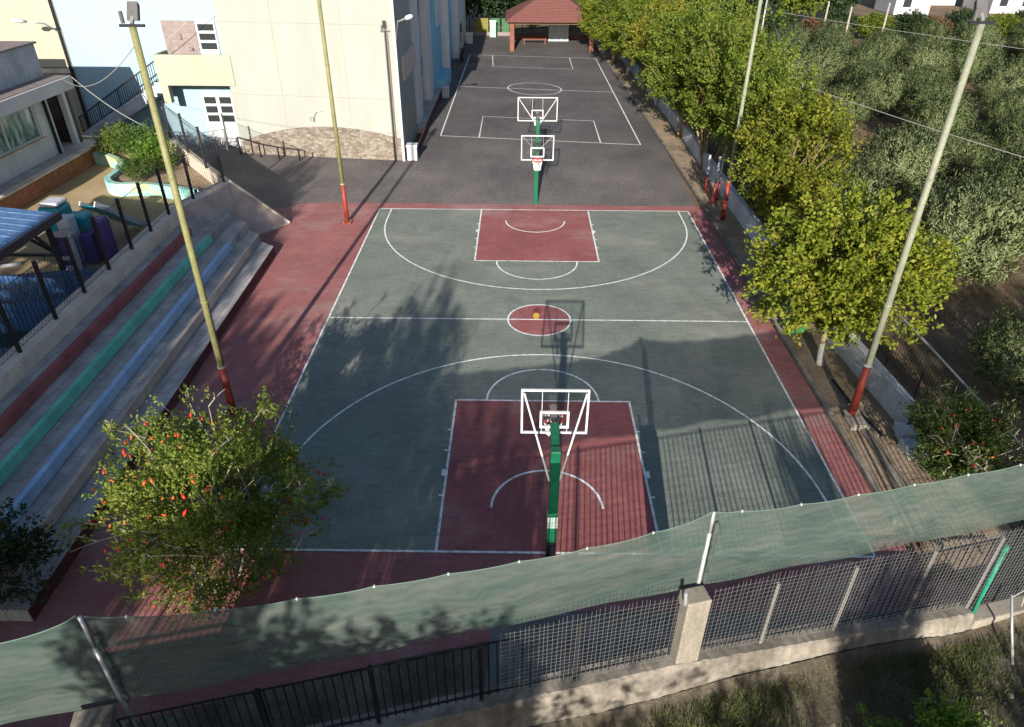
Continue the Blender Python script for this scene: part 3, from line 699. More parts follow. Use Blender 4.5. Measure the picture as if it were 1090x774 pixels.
def bush_spec(seed, r, h, m, n=260, per=10, L=.12, W=.05, cs=.2, bark=None, **kw):
    return T(bark or M['bark'], seed, h*.3, .04, (0,0,h*.55), r, h*.5, 8, n, per, cs, L, W, m, up=.5, stems=3, thr=-.5, inner=.3, **kw)
b1 = bush_spec(31, 1.1, 1.5, M['leaf_bush']); b2 = bush_spec(32, .9, 1.3, M['leaf_fresh']); b3 = bush_spec(33, 1.0, 1.3, M['leaf_pom'])
for i,(sp,x,y,s_,lab) in enumerate(((b3,-20.4,24.2,1.0,'yellowish shrub at the far left corner of the wavy planter'),(b1,-18.9,23.3,1.05,'large green shrub in the middle of the wavy planter'),(b2,-17.4,21.7,1.15,'bright green shrub at the right end of the wavy planter'),(b1,-17.7,20.3,.7,'small green shrub close behind the curve of the mural wall'),(b2,-19.1,24.4,.9,'light green shrub at the back of the wavy planter'))):
    put_tree('shrub', sp, (x,y,1.35), lab, 'shrub', 'shrubs in the wavy planter', rot=i*1.3, s=s_, parts=('foliage','stem'))

# ------------------------------------------------------------------ left single-storey building
LBd = thing('single_storey_house', (-23,20,1.8), 'white flat-roofed single-storey building with a wide window at the left edge', 'building')
X = -22.55
w_ = MB()
w_.box(X-.2,16.4,1.8,X,17.2,4.5); w_.box(X-.2,17.2,1.8,X,22.0,2.75); w_.box(X-.2,17.2,4.25,X,22.0,4.5); w_.box(X-.2,22.0,1.8,X,23.1,4.5)
w_.box(X-.2,10,1.8,X,16.4,4.5); w_.box(-30,22.9,1.8,X-.2,23.1,4.5); w_.box(-30,10,1.8,-29.8,22.9,4.5)
w_.build('wall', M['white'], LBd)
wn = MB(); 
for y0 in (17.2,19.55,21.85): wn.box(X-.15,y0,2.75,X-.02,y0+.13,4.25)
wn.box(X-.15,17.33,2.75,X-.03,21.85,2.85); wn.box(X-.15,17.33,4.13,X-.03,21.85,4.25); fo = wn.build('window', M['door_w'], LBd)
pn = MB(); pn.box(X-.12,17.3,2.8,X-.09,21.9,4.2); pn.build('pane', M['shopglass'], fo)
sl = MB(); sl.box(X-.02,17.0,2.66,X+.12,22.2,2.75); sl.build('sill', M['conc_coping'], fo)
rf = MB(); rf.box(-31,9,4.5,-21.6,24.0,5.05); rf.build('roof', M['white'], LBd, bevel=.02)
rt = MB(); rt.box(-30.9,9.1,5.05,-21.7,23.9,5.08); rt.build('roof_deck', M['pinkwood'], LBd)
pp = MB(); pp.box(-31,8.9,5.08,-22.7,23.75,6.45); pp.build('roof_room', M['slate'], LBd)
pc = MB(); pc.box(-31,8.8,6.45,-22.6,23.85,6.53); pc.build('roof_room_coping', M['pinkwood'], LBd)
dp = MB(); dp.tube([(X+.07,22.75,1.8),(X+.07,22.75,4.5)], .07, 8); dp.build('downpipe', M['dark'], LBd)
# recessed porch
pw_ = MB(); pw_.box(-24.6,24.6,1.8,-22.5,24.8,4.4); pw_.build('porch_wall', M['darkbrown'], LBd)
dr = MB(); dr.box(-24.0,24.55,2.9,-23.0,24.59,4.2); dr.build('door', M['pane'], LBd)
pl_ = MB(); pl_.box(-22.75,24.3,1.8,-22.5,24.55,4.5); pl_.build('porch_column', M['white'], LBd)
TW = thing('terrace_wall', (-21.6,18,1), 'low red brick retaining wall in front of the white flat-roofed building', 'wall')
b = MB(); b.box(-21.75,8,1,-21.55,24.1,1.74); b.build('brick_face', M['brick'], TW); b = MB(); b.box(-21.82,8,1.74,-21.5,24.15,1.82); b.build('coping', M['conc_coping'], TW)
b = MB(); b.box(-31,8,1.0,-21.76,25.2,1.79); struct(b, 'terrace_paving', M['conc_tread'])

# ------------------------------------------------------------------ light blue house with stairs
BH = thing('blue_house', (-20,30,0), 'light blue two-storey house with outside stairs and a pale yellow balcony', 'building')
FYB = 30.4
b = MB(); b.box(-25.2,FYB,0,-15.6,36,9.0); b.build('wall', M['lightblue'], BH)
b = MB(); b.box(-25.5,FYB-.5,9.0,-15.4,36.3,9.25); b.build('roof', M['tile'], BH)
b = MB(); b.box(-19.95,28.95,3.62,-15.9,29.13,5.15); b.box(-19.95,29.13,3.62,-19.78,FYB-.01,5.15); b.build('balcony_parapet', M['balcony'], BH)
b = MB(); b.box(-19.78,29.13,3.62,-15.9,FYB-.01,3.86); b.build('balcony_floor', M['pinkwood'], BH)
b = MB(); b.box(-19.93,28.98,2.7,-19.55,29.35,3.62); b.build('balcony_bracket', M['balcony'], BH)
b = MB(); b.box(-19.75,FYB-.06,3.86,-17.98,FYB-.005,6.6)
for q_ in range(9): b.box(-19.75,FYB-.075,4.0+q_*.29,-17.98,FYB-.06,4.26+q_*.29)
b.box(-19.0,FYB-.16,5.7,-18.8,FYB-.076,5.95); b.box(-18.5,FYB-.2,5.15,-18.3,FYB-.076,5.3); b.build('shutter', M['pinkwood'], BH)
def gdoor(x0,x1,z0,z1,rows,cols_,gz0,name='glazed_door'):
    d = MB(); d.box(x0,FYB-.09,z0,x1,FYB-.005,z1); o = d.build(name, M['door_w'], BH)
    p = MB(); cw = (x1-x0)/cols_; rh = (z1-gz0-.12)/rows
    for i in range(cols_):
        for j in range(rows): p.box(x0+i*cw+.12,FYB-.10,gz0+j*rh+.06,x0+(i+1)*cw-.08,FYB-.088,gz0+(j+1)*rh-.08)
    p.build('pane', M['pane'], o)
gdoor(-17.95,-16.9,3.9,6.65,3,1,5.15); gdoor(-18.45,-16.75,.05,2.95,3,2,1.35)
b = MB(); b.box(-19.0,FYB-.3,0,-16.2,FYB-.1,.06); b.build('door_step', M['pinkwood'], BH)
# staircase: solid flight rising to the balcony
st = MB(); n = 15; x0s, x1s = -25.0,-19.95
for i in range(n):
    xa = x0s+(x1s-x0s)*i/n; xb = x0s+(x1s-x0s)*(i+1)/n; z = .9+(3.75-.9)*(i+1)/n
    st.box(xa,29.05,max(0,z-.55 if i > 3 else 0),xb,FYB-.01,z)
st.build('staircase', M['slate'], BH)
hr = MB()
for o_ in (0,):
    hr.tube([(x0s,29.1,1.85),(x1s,29.1,4.85)], .035, 6)
    hr.tube([(x0s,29.1,1.1),(x1s,29.1,3.95)], .025, 6)
    for i in range(40):
        t = (i+.5)/40; x = x0s+(x1s-x0s)*t; hr.tube([(x,29.1,1.02+2.85*t),(x,29.1,1.85+3.0*t)], .018 if i%10 else .035, 5, False)
hr.build('stair_railing', M['dark'], BH)
dn = MB(); dn.tube([(-25.28,FYB-.1,0),(-25.28,FYB-.1,9)], .09, 8); dn.build('downpipe', M['dark'], BH)
YH = thing('yellow_house', (-28,32,0), 'pale yellow rendered house wall at the top left corner', 'building')
b = MB(); b.box(-40,FYB+.3,0,-25.4,38,8.6); b.build('wall', M['yellow'], YH)
b = MB(); b.box(-27.4,FYB+.1,3.9,-25.45,FYB+.34,4.1); b.build('ledge', M['conc_coping'], YH)
b = MB(); b.box(-40.2,FYB,8.6,-25.3,38.2,8.8); b.build('roof', M['tile'], YH)
b = MB(); b.box(-27.2,FYB+.27,4.15,-25.7,FYB+.305,4.6); b.build('window', M['pane'], YH)
def lamp(name, base, mid, tip, label):
    t = thing(name, base, label, 'street lamp')
    b = MB(); b.tube([base, mid, (tip[0]*.6+mid[0]*.4, tip[1]*.6+mid[1]*.4, tip[2]*.6+mid[2]*.4)], .04, 7); b.build('arm', M['grey_metal'], t, True)
    b = MB(); d = Vector(tip)-Vector(mid); d.normalize()
    b.tube([Vector(tip)-d*.45, Vector(tip)-d*.2, Vector(tip)+d*.1, Vector(tip)+d*.25], [.05,.12,.11,.04], 10); b.build('lamp_head', M['white_plastic'], t, True)
lamp('wall_lamp', (-25.25,FYB-.12,6.0), (-25.5,29.6,6.5), (-26.4,28.8,6.75), 'grey lamp on a curved arm at the edge of the yellow house')

# ------------------------------------------------------------------ cream school building + long wing
CB = thing('cream_building', (-11.6,29,0), 'large cream rendered building with a stone clad base, long wing behind', 'building')
A_, B_ = Vector((-16.25,29.05,0)), Vector((-6.95,27.95,0)); dv = (B_-A_)
b = MB(); b.prism([(A_.x,A_.y),(B_.x,B_.y),(-6.95,33.4),(-16.25,34.5)], 0, 8.8); b.build('wall', M['cream'], CB)
b = MB(); b.prism([(A_.x-.3,A_.y-.3),(B_.x+.3,B_.y-.35),(-6.65,33.4),(-16.55,34.8)], 8.8, 9.0); b.build('roof', M['tile'], CB)
# stone cladding with an arched top
def fp(t, z, o=.05):
    p = A_+dv*t; n_ = Vector((dv.y,-dv.x,0)).normalized(); return (p.x+n_.x*o, p.y+n_.y*o, z)
b = MB(); n = 24; vs = []
for i in range(n+1):
    t = .012+.976*i/n; h = .62+ .80*math.sin(math.pi*min(1,max(0,(t*1.0)))) ** .8 + .45*t
    if t > .97: h = 1.2
    vs += [fp(t,0),fp(t,h),fp(t,h,.002),fp(t,0,.002)]
fs = []
for i in range(n):
    for j in range(3): fs.append((4*i+j,4*i+4+j,4*i+5+j,4*i+1+j))
fs += [(0,1,2,3),(4*n,4*n+3,4*n+2,4*n+1)]
b.add(vs, fs); b.build('stone_cladding', M['stone'], CB)
b = MB(); b.bar(fp(.35,.72,.06),fp(.98,.72,.06), .03,.04); b.build('stone_ledge', M['stone'], CB)
b = MB()
for z in (3.2,6.75): b.bar(fp(.002,z,.004),fp(.998,z,.004), .02,.025)
for t in (.31,.70): b.bar(fp(t,1.7,.004),fp(t,8.75,.004), .02,.02)
b.build('panel_joint', weathered('joint', (.25,.24,.195), .1), CB)
b = MB(); b.tube([fp(.955,.2,.08),fp(.955,6.4,.08)], .045, 8); b.build('drainpipe', M['pinkwood'], CB)
b = MB(); b.tube([fp(.995,.0,.07),fp(.995,8.7,.07)], .075, 8); b.build('downpipe', M['white'], CB)
b = MB(); b.tube([fp(.47,1.95,.06),fp(.47,2.15,.06)], .12, 10); b.tube([fp(.48,2.15,.06),fp(.5,2.45,.06),fp(.545,2.5,.06)], .02, 6); b.build('wall_fitting', M['grey_metal'], CB)
lamp('wall_lamp', (-6.9,27.9,6.1), (-6.7,27.4,7.0), (-6.0,26.6,7.3), 'white lamp on an arm at the right corner of the cream building')
# wing behind, along x ~ -6.9 (in the shade)
WX = -6.85
b = MB(); b.box(-16.2,33.4,0,WX-.55,44.5,9.4); b.build('wing_wall', M['winglt'], CB)
b = MB(); b.box(WX-.55,33.4,0.02,WX+.35,44.5,.35); b.build('walkway', M['conc_tread'], CB)
b = MB(); b.box(WX+.36,28.6,0.0,WX+.42,44.5,.36); b.build('walkway_edge', M['riser'], CB)
for y0,y1 in ((34.2,36.2),(40.6,42.6)):
    b = MB(); b.box(WX-.54,y0,.36,WX-.02,y1,9.39); b.build('pilaster', M['white'], CB)
for y0,y1 in ((36.4,40.4),(42.8,44.4)):
    for z0 in (1.0,4.6):
        b = MB(); b.box(WX-.56,y0,z0+1.1,WX-.45,y1,z0+2.4); o = b.build('window', M['door_w'], CB)
        p = MB(); m_ = (y0+y1)/2
        for ya,yb in ((y0+.1,m_-.06),(m_+.06,y1-.1)): p.box(WX-.5,ya,z0+1.2,WX-.44,yb,z0+2.3)
        p.build('pane', M['pane'], o)
        p = MB(); p.box(WX-.56,y0,z0-.3,WX-.47,y1,z0+1.05); p.build('spandrel_panel', M['wingpink'], CB)
b = MB(); b.box(WX-.9,29.2,3.9,WX+.02,33.3,5.1); b.build('wing_balcony', M['wingpink'], CB)
b = MB(); b.box(-16.2,33.4,9.4,WX+.1,44.6,9.6); b.build('wing_roof', M['tile'], CB)
SB = thing('blue_wing', (-8,52,0), 'sky blue painted building wing far behind the cream building', 'building')
b = MB(); b.box(-16,44.6,0,-6.9,59.5,8.4); b.build('wall', M['skyblue'], SB)
b = MB(); b.box(-16.2,44.6,8.4,-6.7,59.7,8.65); b.build('roof', M['tile'], SB)
for y0 in (49.5,58.9):
    b = MB(); b.box(-6.9,y0,.0,-6.3,y0+.55,8.39); b.build('pilaster', M['white'], SB)
b = MB(); b.box(-6.9,46,4.3,-6.8,49,6.0); b.build('white_panel', M['white'], SB)
b = MB(); b.box(-6.9,52,1.0,-6.85,55,2.6); o = b.build('window', M['door_w'], SB); p = MB(); p.box(-6.86,52.1,1.1,-6.84,53.45,2.5); p.box(-6.86,53.55,1.1,-6.84,54.9,2.5); p.build('pane', M['pane'], o)
b = MB(); b.box(-6.9,44.9,0,-6.2,49.4,.9); b.build('blue_plinth', M['skyblue'], SB)
WB = thing('white_annex', (-8,64,0), 'white annex at the far end of the building row', 'building')
b = MB(); b.box(-16,59.8,0,-6.4,70,5.5); b.build('wall', M['white'], WB); b = MB(); b.box(-16.2,59.8,5.5,-6.2,70.2,5.7); b.build('roof', M['tile'], WB)
b = MB(); b.box(-6.4,62,1,-6.35,64,2.4); b.build('window', M['pane'], WB)
def boxthing(name, x,y,sx,sy,sz, m, m2, label, cat):
    t = thing(name, (x,y,0), label, cat); b = MB(); b.box(x-sx/2,y-sy/2,0,x+sx/2,y+sy/2,sz*.86); b.build('body', m, t, bevel=.03)
    b = MB(); b.box(x-sx/2-.03,y-sy/2-.03,sz*.86,x+sx/2+.03,y+sy/2+.03,sz); b.build('lid', m2, t, bevel=.03)
boxthing('litter_bin', -6.55,28.15,.55,.5,.85, M['winglt'], M['white'], 'pale grey box bin at the corner of the cream building', 'bin')
boxthing('litter_bin', -6.1,43.2,.5,.5,.8, M['slate'], M['grey_plastic'], 'grey bin halfway along the shaded wing', 'bin')
boxthing('litter_bin', -5.9,67.5,.7,.6,1.0, M['winglt'], M['white'], 'white box bin by the far annex', 'bin')
# covered motor scooter
MO = thing('motor_scooter', (-5.9,57.3,0), 'dark motor scooter parked against the far blue wing', 'scooter')
for yy in (56.7,57.9):
    b = MB(); b.tube([(-5.96,yy,.26),(-5.84,yy,.26)], .26, 14); b.build('wheel', M['dark'], MO)
b = MB(); b.tube([(-5.9,56.65,.35),(-5.9,57.0,.55),(-5.9,57.4,.45),(-5.9,57.8,.6),(-5.9,58.1,.7)], [.1,.2,.16,.22,.12], 10); b.build('body', M['darkbrown'], MO, True)
b = MB(); b.tube([(-5.9,57.5,.82),(-5.9,57.9,.86),(-5.9,58.15,.84)], [.1,.17,.08], 10); b.build('seat', M['dark'], MO, True)
b = MB(); b.tube([(-5.9,56.75,.5),(-5.9,56.95,1.15)], .05, 8); b.tube([(-6.2,56.95,1.15),(-5.6,56.95,1.15)], .03, 8); b.build('handlebar', M['dark'], MO)
# low handrail by the stone cladding
HR = thing('handrail', (-14,28,0), 'dark low handrail sloping down in front of the stone clad wall', 'railing')
pts = [(-16.3,28.8,.95),(-15.0,28.3,.75),(-13.9,28.0,.65),(-12.7,27.75,.62)]
for p in pts:
    b = MB(); b.tube([(p[0],p[1],0),p], .04, 6); b.build('post', M['dark'], HR)
b = MB(); b.tube(pts, .03, 6); b.build('rail', M['dark'], HR)
# wire fences in front of the blue house
WFn = thing('garden_fence', (-18.5,27.2,0), 'thin grey wire garden fence in front of the blue house', 'fence')
gp = [(-22.9,26.3,1.9),(-20.6,26.6,1.9),(-18.2,26.2,1.9),(-17.3,26.6,1.75),(-16.5,27.6,1.7)]
for p in gp:
    b = MB(); b.tube([(p[0],p[1],0),p], .035, 6); b.build('post', M['grey_metal'], WFn)
b = MB(); b.tube(gp, .02, 5)
for i in range(len(gp)-1):
    p0,p1 = Vector(gp[i]),Vector(gp[i+1]); n = int((p1-p0).length/.2)
    for j in range(n):
        p = p0.lerp(p1,j/n); p2 = p0.lerp(p1,min(1,(j+3)/n)); b.tube([(p.x,p.y,p.z-.03),(p2.x,p2.y,p2.z-1.1)], .005, 3, False); b.tube([(p2.x,p2.y,p2.z-.03),(p.x,p.y,p.z-1.1)], .005, 3, False)
b.build('wire_mesh', M['grey_metal'], WFn)

# ------------------------------------------------------------------ gazebo and back boundary
GZ = thing('gazebo', (2,67,0), 'open gazebo with a hipped red tiled roof at the far end of the yard', 'gazebo')
for x,y in ((-1.5,62.9),(6.1,62.9),(-1.5,70.5),(6.1,70.5)):
    b = MB(); b.bar((x,y,0),(x,y,2.45), .42,.42); b.build('post', M['gz_post'], GZ, bevel=.03)
b = MB(); b.bar((-1.9,62.9,2.52),(6.5,62.9,2.52), .3,.24); b.bar((-1.5,63.06,2.52),(-1.5,70.34,2.52), .26,.22); b.bar((6.1,63.06,2.52),(6.1,70.34,2.52), .26,.22); b.bar((-1.9,70.5,2.52),(6.5,70.5,2.52), .3,.24); b.build('beam', M['gz_beam'], GZ)
E_ = [(-2.2,62.2,2.62),(6.8,62.2,2.62),(6.8,71.2,2.62),(-2.2,71.2,2.62)]; RR = [(1.6,66.7,4.75),(3.0,66.7,4.75)]
b = MB(); b.add(E_+RR, [(0,1,5,4),(1,2,5),(2,3,4,5),(3,0,4),(3,2,1,0)]); b.build('roof', M['tile'], GZ)
b = MB(); b.box(-1.3,70.2,0,5.9,70.4,.45); b.build('back_wall', M['gz_post'], GZ)
KS = thing('noticeboard', (3.2,69.2,0), 'white paned kiosk window panel standing under the gazebo', 'panel')
b = MB()
for x in (2.2,2.85,3.5,4.15): b.box(x,69.2,0,x+.12,69.3,2.1)
for z in (0,.75,2.0): b.box(2.32,69.22,z,4.15,69.29,z+.1)
b.build('frame', M['door_w'], KS); b = MB(); b.box(2.3,69.24,.1,4.2,69.27,2.05); b.build('pane', glassmat('pale_pane', (.28,.31,.35)), KS)
GT = thing('picnic_bench', (1,67.5,0), 'low red brown bench under the gazebo roof', 'bench')
b = MB(); b.box(-.5,67.2,.4,2.0,67.7,.48); b.build('seat', M['gz_post'], GT)
for x in (-.3,1.8):
    b = MB(); b.box(x-.05,67.25,0,x+.05,67.65,.4); b.build('leg', M['gz_post'], GT)
MC = thing('cabinet', (-3.6,71.3,0), 'mint green metal cabinet beside the gazebo', 'cabinet')
b = MB(); b.box(-3.95,71.1,.05,-3.3,71.6,1.6); b.build('body', M['mint'], MC, bevel=.02); b = MB(); b.box(-3.9,71.07,.12,-3.35,71.1,1.5); b.build('door', M['mint'], MC)
b = MB(); b.box(-4.0,71.05,1.6,-3.25,71.65,1.66); b.build('lid', M['white'], MC)
BF = thing('board_fence', (-4,72.5,0), 'fence of yellow and green boards behind the asphalt yard', 'fence')
b = MB(); b.box(-6.4,72.6,0,9,72.9,.35); b.build('plinth', M['pinkwood'], BF)
for i,(x0,x1,m_) in enumerate(((-5.6,-4.1,'yel_panel'),(-3.9,-2.9,'grn_panel'),(-2.7,-1.9,'grn_panel'))):
    b = MB(); n = int((x1-x0)/.16)
    for j in range(n): b.box(x0+j*.16,72.68,.35,x0+j*.16+.14,72.74,1.7)
    o = b.build('board_panel', M[m_], BF); o['label'] = 'yellow board panel' if m_ == 'yel_panel' else 'green board panel'
b = MB()
for x in (-6.2,-4.0,-2.8,-.5,2.5,5.5,8.5): b.bar((x,72.78,.35),(x,72.78,1.9), .07,.07)
b.build('fence_post', M['dark'], BF)

# ------------------------------------------------------------------ flood light poles
def pole(x, y, hgt_, redh, m, label, head=True, r=.104):
    t = thing('floodlight_pole', (x,y,0), label, 'light pole', 'tall floodlight poles around the court')
    b = MB(); b.tube([(x,y,redh),(x,y,hgt_*.5),(x,y,hgt_)], [r*.86,r*.78,r*.68], 14); b.build('shaft', m, t, True)
    b = MB(); b.tube([(x,y,0),(x,y,redh*.5),(x,y,redh)], [r,r*.95,r*.9], 14); b.build('red_base', M['pole_red'], t, True)
    b = MB(); b.box(x-.2,y-.2,0,x+.2,y+.2,.04); b.build('base_plate', M['pole_red'], t)
    b = MB(); b.tube([(x,y,redh*.99),(x,y,redh*1.02)], r*1.02, 14); b.build('clamp_band', M['galv'], t)
    b = MB(); b.tube([(x+.03,y+r*.95,.3),(x+.03,y+r*.9,hgt_*.5),(x+.02,y+r*.78,hgt_-.1)], .012, 5); b.build('feed_cable', M['dark'], t)
    for z in (hgt_*.36,hgt_*.68):
        b = MB(); rr = r*(.86-.18*z/hgt_)+.012; b.tube([(x,y,z-.03),(x,y,z+.03)], rr, 14); b.build('joint_ring', m, t)
    for i_ in range(4):
        b = MB(); a_ = math.pi/4+i_*math.pi/2; b.tube([(x+.18*math.cos(a_),y+.18*math.sin(a_),.04),(x+.18*math.cos(a_),y+.18*math.sin(a_),.09)], .018, 6); b.build('bolt', M['galv'], t)
    if head:
        b = MB(); b.bar((x-.25,y,hgt_+.02),(x+.25,y,hgt_+.02), .07,.05); b.build('crossarm', M['dark'], t)
        sx = 1 if x < 0 else -1
        f = MB(); f.add([(x-.12,y+.05,hgt_+.1),(x+.12,y+.05,hgt_+.1),(x+.11,y+.24,hgt_+.44),(x-.11,y+.24,hgt_+.44),(x-.1,y+.2,hgt_+.08),(x+.1,y+.2,hgt_+.08),(x+.1,y+.34,hgt_+.36),(x-.1,y+.34,hgt_+.36)],
                        [(0,1,2,3),(7,6,5,4),(0,4,5,1),(1,5,6,2),(2,6,7,3),(3,7,4,0)]); f.build('floodlight', M['lamp_grey'], t, bevel=.02)
        f = MB(); f.bar((x,y,hgt_+.05),(x,y+.16,hgt_+.2), .06,.06); f.build('bracket', M['grey_metal'], t); f = MB(); f.tube([(x-.17,y,hgt_+.06),(x-.17,y,hgt_+.28)], .04, 8); f.build('ballast_box', M['lamp_grey'], t)
    return t
pole(-8.47,4.85,9.7,1.55,M['pole_y'],'tall yellow-green floodlight pole with red base between bleacher and court')
pole(-8.24,18.84,9.6,1.75,M['pole_y'],'yellow-green floodlight pole with red base at the far left court corner')
pole(8.47,4.93,9.85,1.75,M['pole_g'],'tall pale green floodlight pole with red base beside the near right sideline')
pole(8.42,19.5,9.6,1.8,M['pole_g'],'pale green floodlight pole rising out of the yellow-green trees on the right')
PB = MB(); PB.box(8.25,4.35,.02,8.72,4.9,.16); PB.box(8.28,4.38,.16,8.7,5.1,.2); tag(PB.solo('pole_footing', M['pillar'], (8.48,4.6,.02), bevel=.01), 'square concrete footing at the foot of the near right pole', 'footing')
def spost(x,y,h,label,tilt=0):
    t = thing('striped_post', (x,y,0), label, 'post', 'red and white posts on the dirt strip')
    b = MB(); b.tube([(x,y,0),(x+tilt*.5,y,h*.5)], .062, 10); b.build('red_half', M['post_red'], t, True)
    b = MB(); b.tube([(x+tilt*.5,y,h*.5+.001),(x+tilt,y,h)], .058, 10); b.build('white_half', M['post_white'], t, True)
spost(8.38,21.4,2.3,'red and white painted post nearest the far right pole',.05); spost(8.41,23.0,1.9,'red and white painted post farther along the dirt strip',-.03); spost(8.75,22.0,2.0,'thin red and white post close against the white wall')

# ------------------------------------------------------------------ hoops
def hoop(x, y0, d, zbot, w, h, label, post_h=None, band=False):
    """post at y0, board overhanging by d (sign = direction it faces)"""
    t = thing('basketball_hoop', (x,y0,0), label, 'basketball hoop', 'basketball hoops')
    s_ = 1 if d > 0 else -1; yb = y0+d; zt = zbot+.28
    b = MB(); b.bar((x,y0,0),(x,y0,zt), .2,.2); b.build('post', M['hoop_green'], t, bevel=.02)
    b = MB(); b.bar((x,y0+s_*.1,zt-.13),(x,yb-s_*.06,zt-.02), .17,.17); b.build('arm', M['hoop_green'], t, bevel=.015)
    if band:
        b = MB(); b.bar((x,y0,.84),(x,y0,1.16), .207,.207); b.build('pale_band', M['base_pad'], t)
        b = MB(); b.bar((x,y0,0),(x,y0,.42), .21,.21); b.build('black_foot', M['dark'], t)
    X0,X1 = x-w/2,x+w/2; Z0,Z1 = zbot,zbot+h; f = .042; e = .02
    b = MB(); b.box(X0,yb-e,Z0,X0+f,yb+e,Z1); b.box(X1-f,yb-e,Z0,X1,yb+e,Z1); b.box(X0+f,yb-e,Z0,X1-f,yb+e,Z0+f); b.box(X0+f,yb-e,Z1-f,X1-f,yb+e,Z1)
    o = b.build('backboard', M['hoop_white'], t)
    b = MB(); b.box(X0+f,yb-.006,Z0+f,X1-f,yb+.006,Z1-f); b.build('acrylic_sheet', M['acrylic'], o)
    iw,ih = .60,.42; c0,c1 = x-iw/2,x+iw/2; z0,z1 = Z0+.14,Z0+.14+ih; g_ = .05
    b = MB(); b.box(c0,yb-.02,z0,c0+g_,yb+.02,z1); b.box(c1-g_,yb-.02,z0,c1,yb+.02,z1); b.box(c0+g_,yb-.02,z0,c1-g_,yb+.02,z0+g_); b.box(c0+g_,yb-.02,z1-g_,c1-g_,yb+.02,z1); b.build('target_square', M['hoop_white'], o)
    b = MB(); yk = yb-s_*.04
    for sx in (-1,1):
        b.tube([(x+sx*(w/2-.06),yb-s_*.05,Z1-.06),(x+sx*.1,y0+s_*.02,zt-.85 if band else zt-.15)], .02, 6)
        b.tube([(x+sx*.26,yb-s_*.03,Z0+.05),(x+sx*.26,yb-s_*.03,Z1-.05)], .008, 5)
    b.build('brace', M['hoop_white'], t)
    zr = Z0+.12; rr = .23; yr = yb+s_*(rr+.15)
    b = MB(); ring = [(x+rr*math.cos(a_*math.pi/12),yr+rr*math.sin(a_*math.pi/12),zr) for a_ in range(25)]
    b.tube(ring, .02, 7, False); b.box(x-.08,min(yb+s_*.03,yb+s_*.17),zr-.05,x+.08,max(yb+s_*.03,yb+s_*.17),zr+.02); o = b.build('rim', M['rim_red'], t, True)
    b = MB()
    for i in range(14):
        for sg in (1,-1):
            pts = []
            for q_ in range(5):
                a_ = 2*math.pi*(i/14+sg*q_*.035); r_ = rr*(1-.42*(q_/4)**.7); pts.append((x+r_*math.cos(a_),yr+r_*math.sin(a_),zr-.42*q_/4))
            b.tube(pts, .007, 3, False)
    b.build('net', M['netcord'], o)
    return t
hoop(.09,.02,.85,2.62,1.37,1.10,'near basketball hoop seen from behind, white framed clear board on green post',band=True)
hoop(.10,21.4,-1.2,2.42,1.42,1.08,'middle basketball hoop facing the camera at the far end of the court')
hoop(.22,25.5,1.1,2.50,2.03,1.18,'farthest basketball hoop facing away over the asphalt pitch')

# ------------------------------------------------------------------ right side: wall, fence, bin, bench
RW = thing('white_wall', (9.1,20,0), 'low whitewashed wall behind the dirt strip under the trees', 'wall')
wp = [(9.62,4.6),(9.30,9),(9.12,14),(9.08,21),(9.1,30),(8.95,45),(8.45,60),(8.3,72)]
b = MB()
for i in range(len(wp)-1): b.bar((wp[i][0]+.12,wp[i][1]+.002,.42),(wp[i+1][0]+.12,wp[i+1][1],.42), .24,.86)
b.build('wall', M['whitewall'], RW)
RUB = MB(); r_ = random.Random(3)
for i in range(14):
    x,y,s_ = 9.55+r_.uniform(-.25,.3),3.7+r_.uniform(-.5,.7),r_.uniform(.07,.2)
    RUB.add([(x+s_*a_*r_.uniform(.7,1.2),y+s_*b2_*r_.uniform(.7,1.2),.04+s_*(c_+1)*r_.uniform(.5,.8)) for a_ in (-1,1) for b2_ in (-1,1) for c_ in (-1,1)], [(0,1,3,2),(4,6,7,5),(0,4,5,1),(2,3,7,6),(0,2,6,4),(1,5,7,3)])
tag(RUB.solo('rubble', M['whitewall'], (9.55,3.8,.03)), 'broken pale rubble at the near end of the white wall', 'rubble', kind='stuff')
OF = thing('orchard_fence', (10.7,8,0), 'dark wire fence with a pale top rail between yard and olive grove', 'fence')
fp_ = [(10.72,-.6),(10.72,1.2),(10.72,2.6),(10.72,4.2),(10.72,6.0),(10.7,7.8),(10.6,9.8),(10.4,12),(10.3,14),(10.2,16.5),(10.2,19),(10.2,22)]
for (x,y) in fp_:
    b = MB(); b.tube([(x,y,-.1),(x,y,1.62)], .03, 7); b.build('post', M['bronze'], OF)
b = MB(); b.tube([(x,y,1.6) for x,y in fp_], .032, 7); b.build('top_rail', M['galv'], OF)
b = MB()
for i in range(len(fp_)-1):
    (x0,y0),(x1,y1) = fp_[i],fp_[i+1]; n = int(abs(y1-y0)/.13)
    for j in range(n): 
        t = j/n; b.tube([(x0+(x1-x0)*t,y0+(y1-y0)*t,.05),(x0+(x1-x0)*t,y0+(y1-y0)*t,1.58)], .006, 4, False)
    for z in (.2,.7,1.15): b.tube([(x0,y0,z),(x1,y1,z)], .006, 4, False)
b.build('wire_mesh', M['dark'], OF)
BN = thing('wheeled_bin', (8.35,9.5,.05), 'green plastic wheeled bin half hidden under the nearest yellow-green tree', 'bin')
b = MB(); b.add([(8.1,9.25,.15),(8.6,9.25,.15),(8.6,9.75,.15),(8.1,9.75,.15),(8.03,9.18,1.0),(8.67,9.18,1.0),(8.67,9.82,1.0),(8.03,9.82,1.0)], [(0,3,2,1),(4,5,6,7),(0,1,5,4),(1,2,6,5),(2,3,7,6),(3,0,4,7)]); b.build('body', M['green_bin'], BN, bevel=.03)
